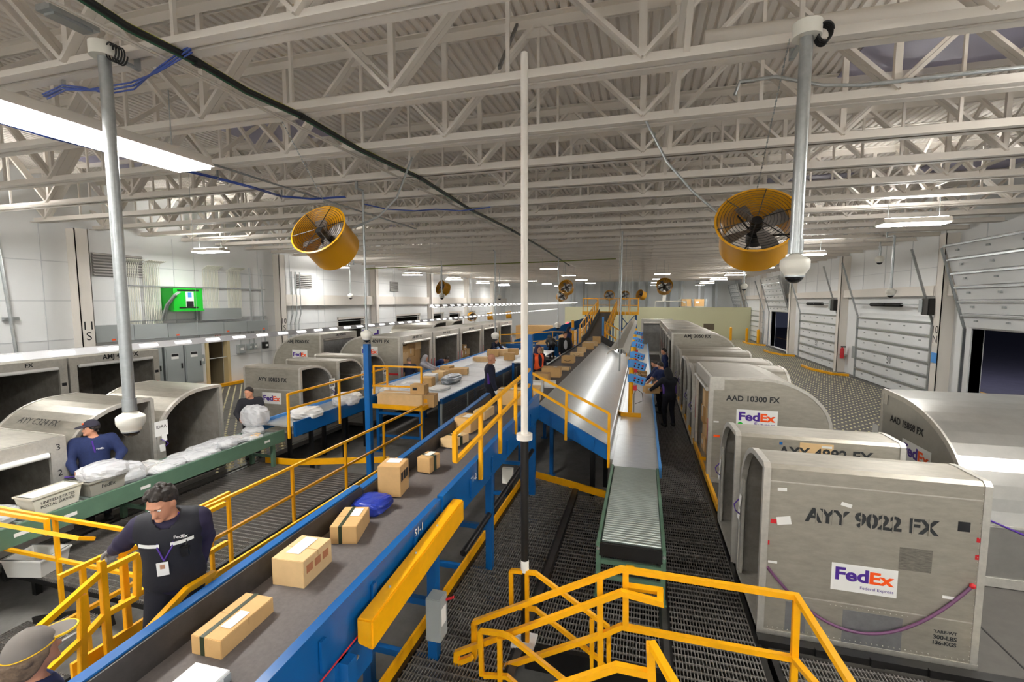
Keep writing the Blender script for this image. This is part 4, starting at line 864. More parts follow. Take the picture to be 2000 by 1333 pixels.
plate(t, (-.05, .06, 1.35), (0, -1, 0), (0, 0, 1), .2, .3, PAPER, 'paper_card', world=False)
# rest of the right row
for i, (y, fl, H) in enumerate(((12.75, True, 1.98), (14.15, True, 1.98), (15.55, False, 1.95), (16.95, True, 1.98), (18.4, True, 1.95))):
    end_open(f'curved-roof grey container in the right row, {ORD[i]} beyond the carton-filled one', (1.32, y, 0), 0, H=H, Wd=1.36, flip=fl, group='containers along the right walkway', L=2.3)
for i, y in enumerate((20.3, 23.0, 25.7, 28.4, 31.1)):
    t = side_open(f"tall grey box container in the right row, {['nearest one, lettered 2050', 'second one', 'third one', 'fourth one', 'farthest one'][i]}", (1.2, y, 0), 0, H=2.44, Wd=2.5, L=2.5, group='tall containers at the far end of the right row', low=.62, flat=.6)
    if i == 0: mark(t, 'AMJ 2050 FX', (.98, 0, 2.3), (1, 0, 0), 1.05, m=INK); logo(t, (.9, 0, 1.75), (1, 0, 0), .7, world=False, h=.26)
t = side_open('grey-doored container closing the far end of the right walkway', (2.1, 35.2, 0), R(90), H=2.44, Wd=2.2, L=2.4)
plate(t, (.0, 1.1, 1.14), (0, -1, 0), (0, 0, 1), 1.94, 2.1, mat('grey_roll_door', '8f8d8a', .6, noise=.2, scale=3), 'door_panel', world=False)
# ---- left row (openings face the conveyors: turned half round, local x = minus world x)
PI_ = math.pi
t = end_open('curved grey container behind the green conveyor lettered C324', (-9.15, 6.59, 0), PI_, H=1.88, Wd=1.48, L=2.0, tagcard=None, low=.5, flat=.3)
def on_curve(P, f):     # point and direction on the curved part
    Q = P[3:13]; k = f * (len(Q) - 1); i = min(int(k), len(Q) - 2); a, b = Vector(Q[i]), Vector(Q[i + 1]); return a + (b - a) * (k - i), (b - a).normalized()
P = arc_profile(1.48, 1.88, False, .3, .5); c, d = on_curve(P, .5)
nrm = Vector((0, d.y * -1, d.x)); 
text(t, 'AYY C324 FX', (1.05, c.x + .02, c.y + .02), (-1, 0, 0), (0, -d.x, -d.y), INKG, width=1.0, bold=.0, world=False, off=.02)
MB().tube([(0.03, c.x, c.y), (2.0, c.x, c.y)], .006, 6).build('panel_seam', EDGE, t, world=False) if False else None
t = end_open('curved grey container with the IDAA card on its frame, behind the green conveyor', (-9.15, 8.1, 0), PI_, H=1.88, Wd=1.48, L=2.0, tagcard='IDAA', low=.5, flat=.3)
c, d = on_curve(P, .62)
text(t, 'FX', (.45, c.x + .02, c.y + .02), (-1, 0, 0), (0, -d.x, -d.y), INKG, width=.2, world=False, off=.02)
for i, (y, H, s, cd_) in enumerate(((10.61 + 1.42, 1.88, 'AYY 10853 FX', '~'), (12.27 + 1.42, 1.88, '', '~'), (13.62 + 1.42, 1.88, '', '~'))):
    t = end_open(['nearest flat-sided grey container beyond the man with the bag, lettered 10853', 'second flat-sided grey container, beyond the one lettered 10853', 'third flat-sided grey container, half hidden by the blue post'][i], (-9.15, y, 0), PI_, H=H, Wd=1.42, flip=True, L=1.95, tagcard=cd_, group='flat-sided containers behind the blue slide')
    if s: mark(t, s, (.95, 1.42, 1.53), (-1, 0, 0), 1.0)
    if i == 0: logo(t, (1.0, 1.42, .99), (-1, 0, 0), .65, world=False)
    MB().box(0, 1.95, 1.42, 1.424, 1.22, 1.25).build('panel_seam', EDGE, t, world=False)
t = side_open('low grey container at the left edge with black 3 and 2 on its frame', (-9.0, 5.05, 0), PI_, H=1.58, Wd=2.1, L=2.2, curve=False, jamb=.2, head=.22, red=False)
text(t, '3', (-.03, .1, 1.42), (0, -1, 0), (0, 0, 1), INK, height=.1, world=False); text(t, '2', (-.03, .1, 1.0), (0, -1, 0), (0, 0, 1), INK, height=.1, world=False)
plate(t, (-.03, .1, .72), (0, -1, 0), (0, 0, 1), .14, .12, INK, 'data_plate', world=False); plate(t, (-.03, .1, .55), (0, -1, 0), (0, 0, 1), .14, .12, PAPER, 'sticker', world=False)
MB().tube([(-.03, .05, .9), (-.2, -.15, .86), (-.25, -.28, .95), (-.1, -.2, 1.0)], .016, 8).build('tie_strap', PURP, t, world=False)
for i, (y, s) in enumerate(((10.55, 'AMJ 47    FX'), (8.2, 'FX'))):
    t = side_open(['wide dark-mouthed container by the left wall, behind the curved ones', 'wide dark-mouthed container at the far left edge by the wall'][i], (-14.3, y, 0), PI_, H=2.28, Wd=2.28, L=2.9, curve=False, jamb=.16, head=.2, group='wide containers by the left wall')
    mark(t, s, (-.03, 1.05 if i == 0 else .75, 2.2), (0, -1, 0), .95 if i == 0 else .16, m=INK)
    plate(t, (-.031, .08, 1.62), (0, -1, 0), (0, 0, 1), .1, .08, INK, 'data_plate', world=False)
t = side_open('round-backed container with a grey curtain in its mouth, number 59260, left', (-12.25, 17.75, 0), PI_, H=2.44, Wd=2.35, L=2.35, head=.2, low=.45, flat=.25)
mark(t, 'AMJ 59260 FX', (1.05, 2.35, 2.12), (-1, 0, 0), 1.05); logo(t, (1.0, 2.35, 1.62), (-1, 0, 0), .72, world=False); mark(t, 'AMJ 59260 FX', (-.03, 1.1, 2.34), (0, -1, 0), .7)
MB().add([(.0, .14 + i * .0828, z + .0) if k == 0 else (.03 * (i % 2), .14 + i * .0828, z) for k, z in enumerate((2.22, .1)) for i in range(26)], [(i, i + 1, 27 + i, 26 + i) for i in range(25)]).build('curtain', mat('grey_curtain', '8b8b8b', .7, noise=.2), t, world=False)
t = thing('hanging_banner', 'torn company banner hanging at the corner of the curtained container', 'banner', (-11.4, 17.6, 0))
MB().tube([(-11.85, 17.62, 0), (-11.85, 17.62, 2.62)], .03, 8).build('banner_pole', GALV, t)
bn = plate(t, (-11.4, 17.6, 2.15), (1, 0, 0), (0, 0, 1), .95, .9, PAPER, 'banner_sheet'); text(bn, 'Fed', (-11.4, 17.6, 2.3), (1, 0, 0), (0, 0, 1), PURP, width=.8, bold=.03); MB().bar((-11.7, 17.58, 1.65), (-11.0, 17.58, 2.15), .05, .1).build('yellow_stripe', YEL, bn)
for i, (x, y, w) in enumerate(((-8.6, 15.1 + 2.7, 2.7), (-8.6, 17.9 + 2.85, 2.85), (-8.6, 20.95 + 3.05, 3.05), (-8.6, 24.2 + 2.9, 2.9), (-8.6, 27.4 + 2.8, 2.8))):
    t = side_open(f"tall box container along the wide slide, {['nearest one, full of cartons, number 40971', 'second one, with the bent worker inside', 'third one, half full of cartons', 'fourth one, with a worker at its mouth', 'farthest one, with a mark on its side'][i]}", (x, y, 0), PI_, H=2.44, Wd=w, L=2.6, head=.22, jamb=.2, low=.6, flat=.55, group='tall containers along the wide slide')
    mark(t, 'AMJ 40971 FX', (-.03, w / 2, 2.34), (0, -1, 0), .8) if i == 0 else [plate(t, (-.03, w / 2 + k * .11, 2.34), (0, -1, 0), (0, 0, 1), .06, .08, INKG, 'worn_marking', world=False) for k in (-3, -2, -1, 1, 2, 3)]
    if i == 0: mark(t, 'AMJ 40971 FX', (.95, w, 2.24), (-1, 0, 0), 1.1); logo(t, (1.25, w, 1.88), (-1, 0, 0), .7, world=False); plate(t, (.25, w, 1.05), (-1, 0, 0), (0, 0, 1), .4, .07, RED, 'red_label', world=False)
    if i == 4: logo(t, (.9, w, 1.7), (-1, 0, 0), .8, world=False)
for i, (y, s) in enumerate(((26.5, 0), (29.2, 1))):
    t = end_open(['long curved container far back by the left wall', 'second curved container far back by the left wall'][i], (-11.8, y, 0), PI_, H=2.5, Wd=2.4, L=2.6, low=.55)
# ================================================================ CARTONS
def carton(label, loc, size, rz=0, m=KRAFT, tape=None, lab=None, smile=False, group=None, pr=None, face=None):
    """box standing on loc; lab: (dx, dy, w, d) paper label on top"""
    w, d, h = size; t = thing('carton', label, 'carton', loc, group, rz)
    MB().box(-w / 2, w / 2, -d / 2, d / 2, 0, h).build('box_body', m, t, world=False, bevel=.004)
    MB().box(-w / 2 - .001, w / 2 + .001, -.003, .003, h - .05, h + .0012).build('flap_seam', KRAFT3, t, world=False)
    if tape is not None:
        tw = .03
        MB().box(-w / 2 - .0025, w / 2 + .0025, -tw, tw, h * .35, h + .0025).build('tape', tape, t, world=False) if tape is not TAPE else MB().box(-w / 2 - .0025, w / 2 + .0025, -tw * 1.1, tw * 1.1, -.0, h + .0025).build('tape', tape, t, world=False)
    if lab: plate(t, (lab[0], lab[1], h + .003), (1, 0, 0), (0, 1, 0), lab[2], lab[3], PAPER, 'shipping_label', world=False)
    if smile: MB().tube([(-.11 + .22 * k / 8, -d / 2 - .002, h * .42 - .035 * math.sin(math.pi * k / 8)) for k in range(9)], .008, 6).build('printed_curve', INK, t, world=False)
    if pr:
        for k in range(3): plate(t, (w / 2, -d * .3 + k * d * .28, h * .62), (0, 1, 0), (0, 0, 1), d * .2, h * .28, pr, 'printed_mark', world=False)
    if face: plate(t, (-w * .18, -d / 2, h * .55), (1, 0, 0), (0, 0, 1), w * .3, h * .3, face, 'face_label', world=False)
    return t
bz = lambda y: 1.35 + (y - .75) * .0423 + .002 if y < 4.3 else 1.47 + (y - 4.34) * .0412 + .004 if y < 8.8 else 1.652
def on_belt(label, x, y, size, rz, **k): return carton(label, (x, y, bz(y - .05) + .004), size, rz, **k)
on_belt('large long kraft carton with dark green tape, nearest on the parcel belt', -2.70, 2.40, (.24, .46, .14), R(2), lab=(.05, -.04, .08, .17))
on_belt('big pale carton with red printing and a white label on the near belt', -2.71, 3.09, (.29, .38, .23), R(4), m=KRAFT2, pr=mat('faded_red_print', 'b9764f', .7), lab=(-.02, .03, .12, .26))
on_belt('kraft carton banded with dark tape just behind the pale carton', -2.71, 3.75, (.25, .42, .17), R(17), lab=(.04, .08, .09, .16))
on_belt('tall kraft carton standing on end beside the blue bag', -2.80, 4.72, (.27, .3, .36), R(10), lab=(0, .05, .16, .14), pr=INK)
on_belt('small kraft carton with dark tape alone in the middle of the belt', -2.69, 5.43, (.19, .26, .2), R(-6), tape=TAPE, lab=(0, .04, .08, .16))
on_belt('flat kraft carton with dark tape ahead of the railing end', -2.74, 6.43, (.24, .42, .13), R(-12), m=KRAFT2, tape=TAPE, lab=(.0, .05, .1, .12))
on_belt('kraft carton with white label behind the flat one', -2.80, 7.12, (.3, .38, .24), R(-5), lab=(.02, 0, .12, .2))
on_belt('slim pale carton leaning by the belt skirt', -2.78, 7.9, (.22, .5, .16), R(-3), m=KRAFT2, lab=(0, 0, .1, .14))
on_belt('wide kraft carton seen through the yellow railing', -2.55, 9.0, (.55, .38, .3), R(6), tape=PAPER)
on_belt('kraft carton beside the wide one behind the railing', -2.22, 9.35, (.34, .36, .3), R(4), m=KRAFT2)
on_belt('square white carton on the belt behind the white pole', -2.36, 10.2, (.36, .34, .26), R(2), m=PAPER)
on_belt('brown carton with dark side print left of the white pole', -2.45, 11.4, (.4, .34, .28), R(0), m=KRAFT3, face=INK)
on_belt('small white carton by the blue corner post', -2.15, 11.0, (.28, .3, .14), R(8), m=PAPER)
on_belt('kraft carton in front of the orange-vested sorter', -2.42, 12.6, (.52, .4, .26), R(4), lab=(.1, 0, .1, .14))
on_belt('flat small kraft carton with dark tape by the sorter\'s glove', -2.3, 13.9, (.38, .26, .09), R(-5), m=KRAFT2, tape=TAPE)
on_belt('kraft carton with a printed curve, first of two past the orange vest', -2.42, 15.6, (.42, .34, .24), R(-3), smile=True)
on_belt('flat kraft carton with a printed curve, second past the orange vest', -2.4, 17.6, (.5, .34, .14), R(3), smile=True, m=KRAFT2)
on_belt('small carton lying on the flat one by the black-jacketed sorter', -2.4, 19.0, (.36, .3, .2), R(6), m=KRAFT2)
on_belt('carton with a pale tape cross by the black-jacketed sorter', -2.3, 20.4, (.5, .4, .28), R(2), tape=PAPER)
on_belt('long flat carton just past the black-jacketed sorter', -2.35, 21.9, (.6, .4, .2), R(14), m=KRAFT2)
on_belt('square carton last on the belt before the climb', -2.2, 23.2, (.38, .34, .34), R(8))
# banded tapes on the two nearest cartons, running lengthwise
for o in [x for x in S.objects if x.get('label') in ('large long kraft carton with dark green tape, nearest on the parcel belt', 'kraft carton banded with dark tape just behind the pale carton')]:
    b = [c for c in o.children if c.name.startswith('box_body')][0]; xs = [v.co for v in b.data.vertices]
    d = max(v.y for v in xs); h = max(v.z for v in xs)
    MB().box(-.045, -.012, -d - .0025, d + .0025, .002, h + .0025).build('tape', TAPE, o, world=False)
t = thing('carton', 'white carton with grey ends at the very bottom of the near belt', 'carton', (-2.50, 1.86, bz(1.8) + .01), None, R(2))
MB().box(-.13, .13, -.2, .2, 0, .1).build('box_body', PAPER, t, world=False, bevel=.006); MB().box(-.132, .132, .15, .202, .01, .08).build('end_print', GREY, t, world=False)
# stacked long cartons on the blue stand and the slide
carton('long kraft carton printed with upside-down numbers on the blue stand', (-6.52, 11.62, .79), (1.35, .5, .36), R(4), m=KRAFT2, tape=PAPER)
lbx = [o for o in S.objects if str(o.get('label', '')).startswith('long kraft carton printed')][0]
text(lbx, 'Box 2 of 2', (.33, -.252, .24), (-1, 0, 0), (0, 0, -1), mat('blue_print', '3a3f6b', .6), width=.5, world=False, off=-.004)
carton('kraft carton at the right end of the long one, with a yellow sticker', (-5.76, 11.75, .79), (.36, .42, .34), R(10), face=YEL)
carton('small carton with dark labels on top of the long carton', (-6.05, 11.7, 1.155), (.42, .34, .26), R(6), face=INK)
for i, (x, y, w, d, h, r, m, z) in enumerate(((-7.1, 14.6, .42, .4, .32, 8, PAPER, .9), (-6.95, 14.05, .40, .36, .30, 4, KRAFT, .9), (-7.0, 15.2, .5, .4, .34, -12, KRAFT2, .9), (-6.85, 15.9, .6, .4, .32, 30, KRAFT, .9), (-6.6, 15.0, .4, .3, .18, 20, KRAFT3, .9), (-6.9, 16.7, .7, .4, .24, 12, KRAFT2, .9), (-7.15, 16.1, .4, .4, .4, -5, KRAFT, .9))):
    carton(['white carton on the wide slide beside the grey hooded worker', 'kraft carton in front of the white carton on the slide', 'pale carton behind the white one on the slide', 'kraft carton turned askew on the slide', 'small brown carton beside the silver bag', 'long pale carton at the back of the slide pile', 'square kraft carton at the slide edge'][i], (x, y, z), (w, d, h), R(r), m=m)
for i, (x, y, w, d, h, r, m) in enumerate(((-6.65, 23.7, .55, .45, .32, 10, KRAFT), (-7.0, 23.0, .45, .4, .34, 14, KRAFT2), (-7.42, 22.6, .6, .4, .36, 6, KRAFT), (-7.35, 20.6, .8, .4, .2, 8, KRAFT2), (-7.3, 23.4, .4, .4, .3, 0, PAPER))):
    carton(['kraft carton at the hands of the leaning worker', 'pale carton, second in the row before the leaning worker', 'kraft carton, third in the row before the leaning worker', 'long pale carton left of the leaning worker\'s row', 'white carton under the leaning worker\'s arm'][i], (x, y, .9), (w, d, h), R(r), m=m)
carton('kraft carton riding high on the slide behind the orange-vested sorter', (-4.85, 21.0, 1.145), (.75, .5, .45), R(0), m=KRAFT2)
carton('small kraft carton at the far slide left of the orange-vested sorter', (-6.2, 21.4, .905), (.5, .4, .35), R(9))
t = thing('display_table', 'grey sheet table edge behind the orange-vested sorter', 'table', (-4.9, 21, .5)); MB().box(-5.4, -4.46, 19, 24, 1.1, 1.14).build('table_top', SHEET, t); MB().box(-5.4, -5.3, 19, 19.1, ZS, 1.1).box(-4.6, -4.5, 19, 19.1, ZS, 1.1).build('leg', BLUE, t)
for i, (x, y, z, w, h) in enumerate(((.03, 19.1, .71, .34, .12), (.05, 19.7, .71, .3, .16), (-.1, 20.3, .71, .3, .1))): carton(f'small flat carton on the slide table by the control posts, {ORD[i]} of three', (x, y, z), (w, .3, h), R(10 * i), m=KRAFT3)
# cartons packed in the containers
def stack(x0, y0, y1, z0, H, dep, nm, group, seed, cols, fill=1.0, sgn=1):
    rnd = random.Random(seed); k = 0
    wy = (y1 - y0) / cols
    for c in range(cols):
        z = z0; top = H * (fill if fill >= 1 else rnd.uniform(fill * .7, fill)); r = 0
        while z < top - .18:
            h = min(rnd.uniform(.26, .5), top - z); w = wy - rnd.uniform(.02, .05); d = rnd.uniform(dep * .75, dep)
            b = carton(f'{rnd.choice(["kraft", "brown", "pale"])} carton inside {nm}, {ORD[c]} column from the near side, {ORD[r]} up', (x0 + sgn * (d / 2 + rnd.uniform(0, .08)), y0 + wy * (c + .5), z + .002), (d, w, h - .005), 0, m=rnd.choice((KRAFT, KRAFT2, KRAFT3)), group=group, lab=None, tape=PAPER if rnd.random() < .3 else None)
            if rnd.random() < .35: plate(b, (-sgn * d / 2, 0, h * .55), (0, -sgn, 0), (0, 0, 1), w * .35, h * .35, PAPER, 'shipping_label', world=False)
            z += h; r += 1
stack(1.46, 10.3, 12.3, .1, 1.9, .5, 'the right container', 'cartons in the right container', 3, 4)
stack(-8.95, 15.35, 17.55, .1, 2.1, .6, 'the first tall left container', 'cartons in the first tall left container', 5, 4, sgn=-1)
stack(-9.1, 21.3, 23.7, .1, 2.1, .5, 'the third tall left container', 'cartons in the third tall left container', 8, 5, fill=.8, sgn=-1)
carton('brown carton beside the bent worker inside the second tall container', (-9.25, 20.0, .1), (.6, .8, .75), 0, m=KRAFT3)
# ================================================================ BAGS, TUBS, TRAYS
def blob(name, label, cat, loc, sc, m, seed, group=None, n=26, mm=16, amp=.2, flat=True, kind=None, e=.75):
    rnd = np.random.RandomState(seed); V = []; F = []
    W_ = [(rnd.normal(size=3) * f, rnd.uniform(0, 6), a) for f, a in ((2.5, .4), (5, .35), (9, .25)) for _ in range(4)]
    for i in range(mm + 1):
        t = math.pi * i / mm
        for k in range(n):
            a = 2 * math.pi * k / n; p = np.array((math.sin(t) * math.cos(a), math.sin(t) * math.sin(a), math.cos(t))); ps = np.sign(p) * np.abs(p) ** e
            r = 1 + amp * sum(q * abs(math.sin(w @ p + ph)) for w, ph, q in W_) / 1.5 - amp * .5; q = ps * r * np.array(sc) + np.array((0, 0, sc[2] * .8))
            if flat: q[2] = max(q[2], 0)
            V.append(q)
    for i in range(mm):
        for k in range(n): F.append((i * n + k, i * n + (k + 1) % n, (i + 1) * n + (k + 1) % n, (i + 1) * n + k))
    mb = MB(); mb.add(V, F); mb.sm = True
    o = link(name, mb.mesh(name, m, smooth=False)); o.location = loc; tag(o, label, cat, group, kind); return o
rnd = random.Random(4)
k = 0
for y, n in ((5.55, 1), (5.9, 2), (6.25, 2), (6.6, 3), (6.95, 3), (7.3, 3), (7.65, 3), (8.0, 2), (8.3, 1)):
    for j in range(n):
        o = blob('mail_bag', f'clear plastic bag heaped on the green conveyor, {ordn(k)} from the near end', 'plastic bag', (-8.36 + rnd.uniform(-.18, .18), y + rnd.uniform(-.1, .1), .735), (rnd.uniform(.14, .2), rnd.uniform(.14, .2), rnd.uniform(.045, .08)), BAGM, 20 + k, 'plastic bags heaped on the green conveyor'); k += 1
        e = MB().obox((0, 0, .07), (.26, .2, .05), rnd.uniform(0, 3)).build('envelope_stack', PAPER if k % 3 else KRAFT2, o, world=False)
for i, (x, y) in enumerate(((-7.95, 9.4), (-7.9, 10.9), (-8.1, 11.3), (-7.75, 12.7), (-7.4, 12.5), (-7.1, 13.1), (-7.3, 13.6), (-6.9, 12.6))):
    blob('mail_bag', f'plastic bag on the blue-sided slide, {ORD[i]} from the near end', 'plastic bag', (x, y, .9), (.28, .26, .12), BAGM if i % 2 else PAPER, 70 + i, 'white bags on the side slide')
blob('mail_bag', 'shiny silver bag lying on the cartons of the wide slide', 'plastic bag', (-6.45, 14.9, .92), (.2, .5, .13), mat('silver_film', 'a9b0b8', .25, .5, bump=.4, scale=12), 91)
blob('mail_bag', 'flat white envelope bag lying alone on the wide slide', 'plastic bag', (-6.3, 13.6, .9), (.25, .3, .05), PAPER, 92)
blob('mail_bag', 'dark crumpled bag in the mouth of the low left container', 'plastic bag', (-9.4, 4.1, .1), (.3, .35, .3), BAGM, 93)
blob('mail_bag', 'clear crumpled bag with a purple tie at the left edge of the conveyor', 'plastic bag', (-8.45, 3.85, .74), (.2, .22, .1), BAGM, 94)
blob('mail_bag', 'white crumpled bag at the bottom left edge of the green conveyor', 'plastic bag', (-8.4, 3.3, .74), (.28, .35, .08), PAPER, 95)
blob('blue_bag', 'crumpled blue plastic bag lying on the near belt beside the tall carton', 'plastic bag', (-2.78, 4.24, bz(4.2) + .01), (.15, .17, .06), mat('blue_poly', '24389a', .3, noise=.2, bump=.3, scale=14), 96, amp=.2, e=.6)
def tub(label, loc, size, rz, m, txts=(), lid=False):
    w, d, h = size; t = thing('mail_tub', label, 'mail tub', loc, None, rz)
    f = .85; V = []; 
    for s, z in ((f, 0), (1, h)): V += [(-w / 2 * s, -d / 2 * s, z), (w / 2 * s, -d / 2 * s, z), (w / 2 * s, d / 2 * s, z), (-w / 2 * s, d / 2 * s, z)]
    s2 = .93
    for s, z in ((1 * s2, h), (f * s2, .02)): V += [(-w / 2 * s, -d / 2 * s, z), (w / 2 * s, -d / 2 * s, z), (w / 2 * s, d / 2 * s, z), (-w / 2 * s, d / 2 * s, z)]
    F = [(0, 3, 2, 1)] + [(a + i, a + (i + 1) % 4, a + 4 + (i + 1) % 4, a + 4 + i) for a in (0, 4, 8) for i in range(4)] + [(12, 13, 14, 15)]
    MB().add(V, F).build('tub_body', m, t, world=False)
    ring([(-w / 2 - .012, -d / 2 - .012), (w / 2 + .012, -d / 2 - .012), (w / 2 + .012, d / 2 + .012), (-w / 2 - .012, d / 2 + .012)], [(-w / 2 + .02, -d / 2 + .02), (w / 2 - .02, -d / 2 + .02), (w / 2 - .02, d / 2 - .02), (-w / 2 + .02, d / 2 - .02)], lambda x, y: (x, y, h - .025), lambda x, y: (x, y, h)).build('rim', m, t, world=False, smooth=False)
    if lid: MB().box(-w / 2 + .02, w / 2 - .02, -d / 2 + .02, d / 2 - .02, h - .03, h - .01).build('letters', PAPER, t, world=False)
    for s, z, wd in txts: text(t, s, (w / 2 * (f + (1 - f) * z / h), 0, z), (0, 1, 0), (w / 2 * (1 - f) / h, 0, 1), INKG, width=wd, world=False, bold=.01)
    return t
tub('white postal tub with black writing on the green conveyor', (-8.28, 4.42, .735), (.34, .62, .28), R(4), mat('tub_white', 'd9d5c6', .5, noise=.05), (('UNITED STATES', .17, .42), ('POSTAL SERVICE', .11, .42)), True)
t2 = tub('grey plastic tub holding bagged mail on the green conveyor', (-8.28, 5.08, .735), (.36, .56, .24), R(2), mat('tub_grey', '9f9c92', .5), (('FedEx', .12, .2),))
blob('mail_bag', 'large clear bag bulging out of the grey tub', 'plastic bag', (-8.3, 5.14, .93), (.2, .25, .12), BAGM, 97, amp=.22)
blob('mail_bag', 'clear bag leaning behind the grey tub', 'plastic bag', (-8.34, 5.5, .74), (.2, .18, .15), BAGM, 98, amp=.22)
tub('open white carton tray with green print on the green conveyor', (-8.4, 5.85, .735), (.36, .46, .14), R(3), PAPER, ())
tub('white empty tub standing on the left walkway behind the yellow railing', (-8.05, 4.1, 0.005), (.42, .55, .26), R(-75), mat('tub_pale', 'dcdcd8', .5))
# ================================================================ FANS, CAMERAS, POLES, PIPES
def fan(label, loc, axis, r=.46, depth=.5, chain=None, big=True, group=None):
    t = thing('drum_fan', label, 'fan', loc, group); z = Vector(axis).normalized()
    x = z.cross(Vector((0, 0, 1))).normalized(); y = x.cross(z); M = Matrix((x, y, -z)).transposed()   # local +z comes out of the intake face
    n = 40 if big else 20
    MB().lathe([(r * 1.0, 0), (r * 1.02, .012), (r * .97, .02), (r * .93, -.02), (r * .86, -.09), (r * .84, -depth), (r * .86, -depth - .01), (r * .88, -depth), (r * .88, -.1), (r * .95, -.03), (r * 1.0, 0)], n=n, M=M).build('drum', FANY, t, world=False)
    g = MB()
    for k in range(11 if big else 5):
        rr = r * (.16 + .078 * k) if big else r * (.2 + .17 * k)
        g.tube([M @ Vector((rr * math.cos(a), rr * math.sin(a), .015)) for a in np.linspace(0, 2 * math.pi, n + 1)], .0035 if big else .006, 4, False)
    g.build('guard_ring', BLKST, t, world=False)
    g = MB()
    for k in range(6): a = k * math.pi / 3 + .3; g.tube([M @ Vector((r * .12 * math.cos(a), r * .12 * math.sin(a), .02)), M @ Vector((r * .98 * math.cos(a), r * .98 * math.sin(a), .02))], .006, 5)
    g.build('guard_spoke', BLKST, t, world=False)
    MB().lathe([(0, .0), (r * .13, -.005), (r * .15, -.05), (r * .15, -.2), (0, -.2)], n=16, M=M).build('hub', BLKST, t, world=False)
    for k in range(4):
        a = k * math.pi / 2 + .5; mb = MB(); V = []
        for i, f in enumerate((.14, .4, .65, .8)):
            hw = r * (.08, .16, .2, .17)[i]; tw = R(38 - 8 * i)
            c = Vector((math.cos(a), math.sin(a), 0)) * r * f; tn = Vector((-math.sin(a), math.cos(a), 0))
            for s in (-1, 1): V.append(M @ (c + tn * s * hw * math.cos(tw) + Vector((0, 0, -.14 + s * hw * math.sin(tw)))))
        V += [v + z * .006 for v in V]
        mb.add(V, [(2 * i, 2 * i + 1, 2 * i + 3, 2 * i + 2) for i in range(3)] + [(8 + 2 * i, 8 + 2 * i + 2, 8 + 2 * i + 3, 8 + 2 * i + 1) for i in range(3)] + [(0, 8, 9, 1), (6, 7, 15, 14)] + [(2 * i, 2 * i + 2, 10 + 2 * i, 8 + 2 * i) for i in range(3)] + [(2 * i + 1, 9 + 2 * i, 11 + 2 * i, 2 * i + 3) for i in range(3)])
        mb.build('blade', FAND, t, world=False)
    MB().lathe([(0, -.22), (.1, -.22), (.1, -.42), (0, -.42)], n=14, M=M).build('motor', BLKST, t, world=False)
    g = MB()
    for k in range(3): a = k * math.pi * 2 / 3; g.tube([M @ Vector((.08 * math.cos(a), .08 * math.sin(a), -.32)), M @ Vector((r * .85 * math.cos(a), r * .85 * math.sin(a), -.32))], .012, 6)
    g.build('motor_arm', BLKST, t, world=False)
    c = chain or (loc[0], 3.62 + JP * round((loc[1] - 3.62) / JP), JZ + .03)
    top = Vector(c) - Vector(loc); a0 = M @ Vector((0, r, -.0)) if big else Vector((0, 0, r))
    if big:
        for s in (-1, 1):
            mb = MB(); L = (top - a0).length; nn = int(L / .035)
            for i in range(nn): p = a0 + (top - a0) * (i / nn); q = a0 + (top - a0) * ((i + .7) / nn); mb.bar(p, q, .016 if i % 2 else .006, .006 if i % 2 else .016)
            if s == 1: mb.build('chain', GALV, t, world=False)
    else: MB().tube([a0, top], .012, 5).build('chain', GALV, t, world=False)
    return t
f1 = fan('large yellow drum fan hanging at right next to the galvanised camera pole', (1.28, 6.18, 4.72), (.12, .86, -.5), chain=(1.23, 4.95, 6.15))
MB().tube([(-.02, 6.5, 6.1), (.25, 6.45, 5.55), (.55, 6.35, 5.15), (.85, 6.3, 4.85)], .016, 8).build('power_conduit', GALV, f1)
f2 = fan('large yellow drum fan hanging at left of the cable bundle', (-4.57, 5.79, 4.79), (-.03, .78, -.46), r=.42, chain=(-4.7, 5.3, 6.15))
MB().tube([(-3.55, 6.75, 6.0), (-3.72, 6.55, 5.35), (-3.95, 6.4, 5.05), (-4.25, 6.15, 4.85)], .016, 8).build('power_conduit', GALV, f2)
text(f2, 'COOL-AIR', tuple(Vector(f2.location) + Vector((.62, .12, -.10))), (.35, .72, -.6), (-.2, .5, .6), INK, width=.22, bold=.02) if False else None
for i, (p, ax) in enumerate(((((-12.311, 26.843, 4.645)), (.5, .8, -.3)), (((-4.717, 29.002, 4.677)), (.1, .9, -.35)), (((-6.408, 37.874, 4.249)), (-.5, .8, -.3)), (((-2.926, 41.996, 4.289)), (.0, .95, -.15)), (((-1.758, 47.551, 4.354)), (.0, .95, -.2)), (((-0.342, 42.738, 4.379)), (.7, .6, -.3)), (((1.154, 28.061, 4.685)), (.0, .9, -.42)))):
    fan(['distant yellow drum fan over the left containers', 'upper of two distant yellow drum fans, near the climbing belt', 'lower of two distant yellow drum fans, near the climbing belt', 'distant yellow drum fan above the yellow platform', 'smallest distant yellow drum fan, right of the platform one', 'distant yellow drum fan turned sideways, right of the platform', 'distant yellow drum fan above the right row of containers'][i], p, ax, r=.46, big=False, group=None)
for i, (x, y, d) in enumerate(((978, 684, 40), (990, 680, 40), (1003, 677, 44), (1011, 676, 46))):
    p = Vector((-14.5 + i * .9, 38 + i * 3.2, 2.4)); fan(f'yellow drum fan on the left dock wall, {ORD[i]} of four', p, (-.9, -.3, -.1) if i else (.6, -.8, 0), r=.4, big=False, group='fans along the left dock wall')
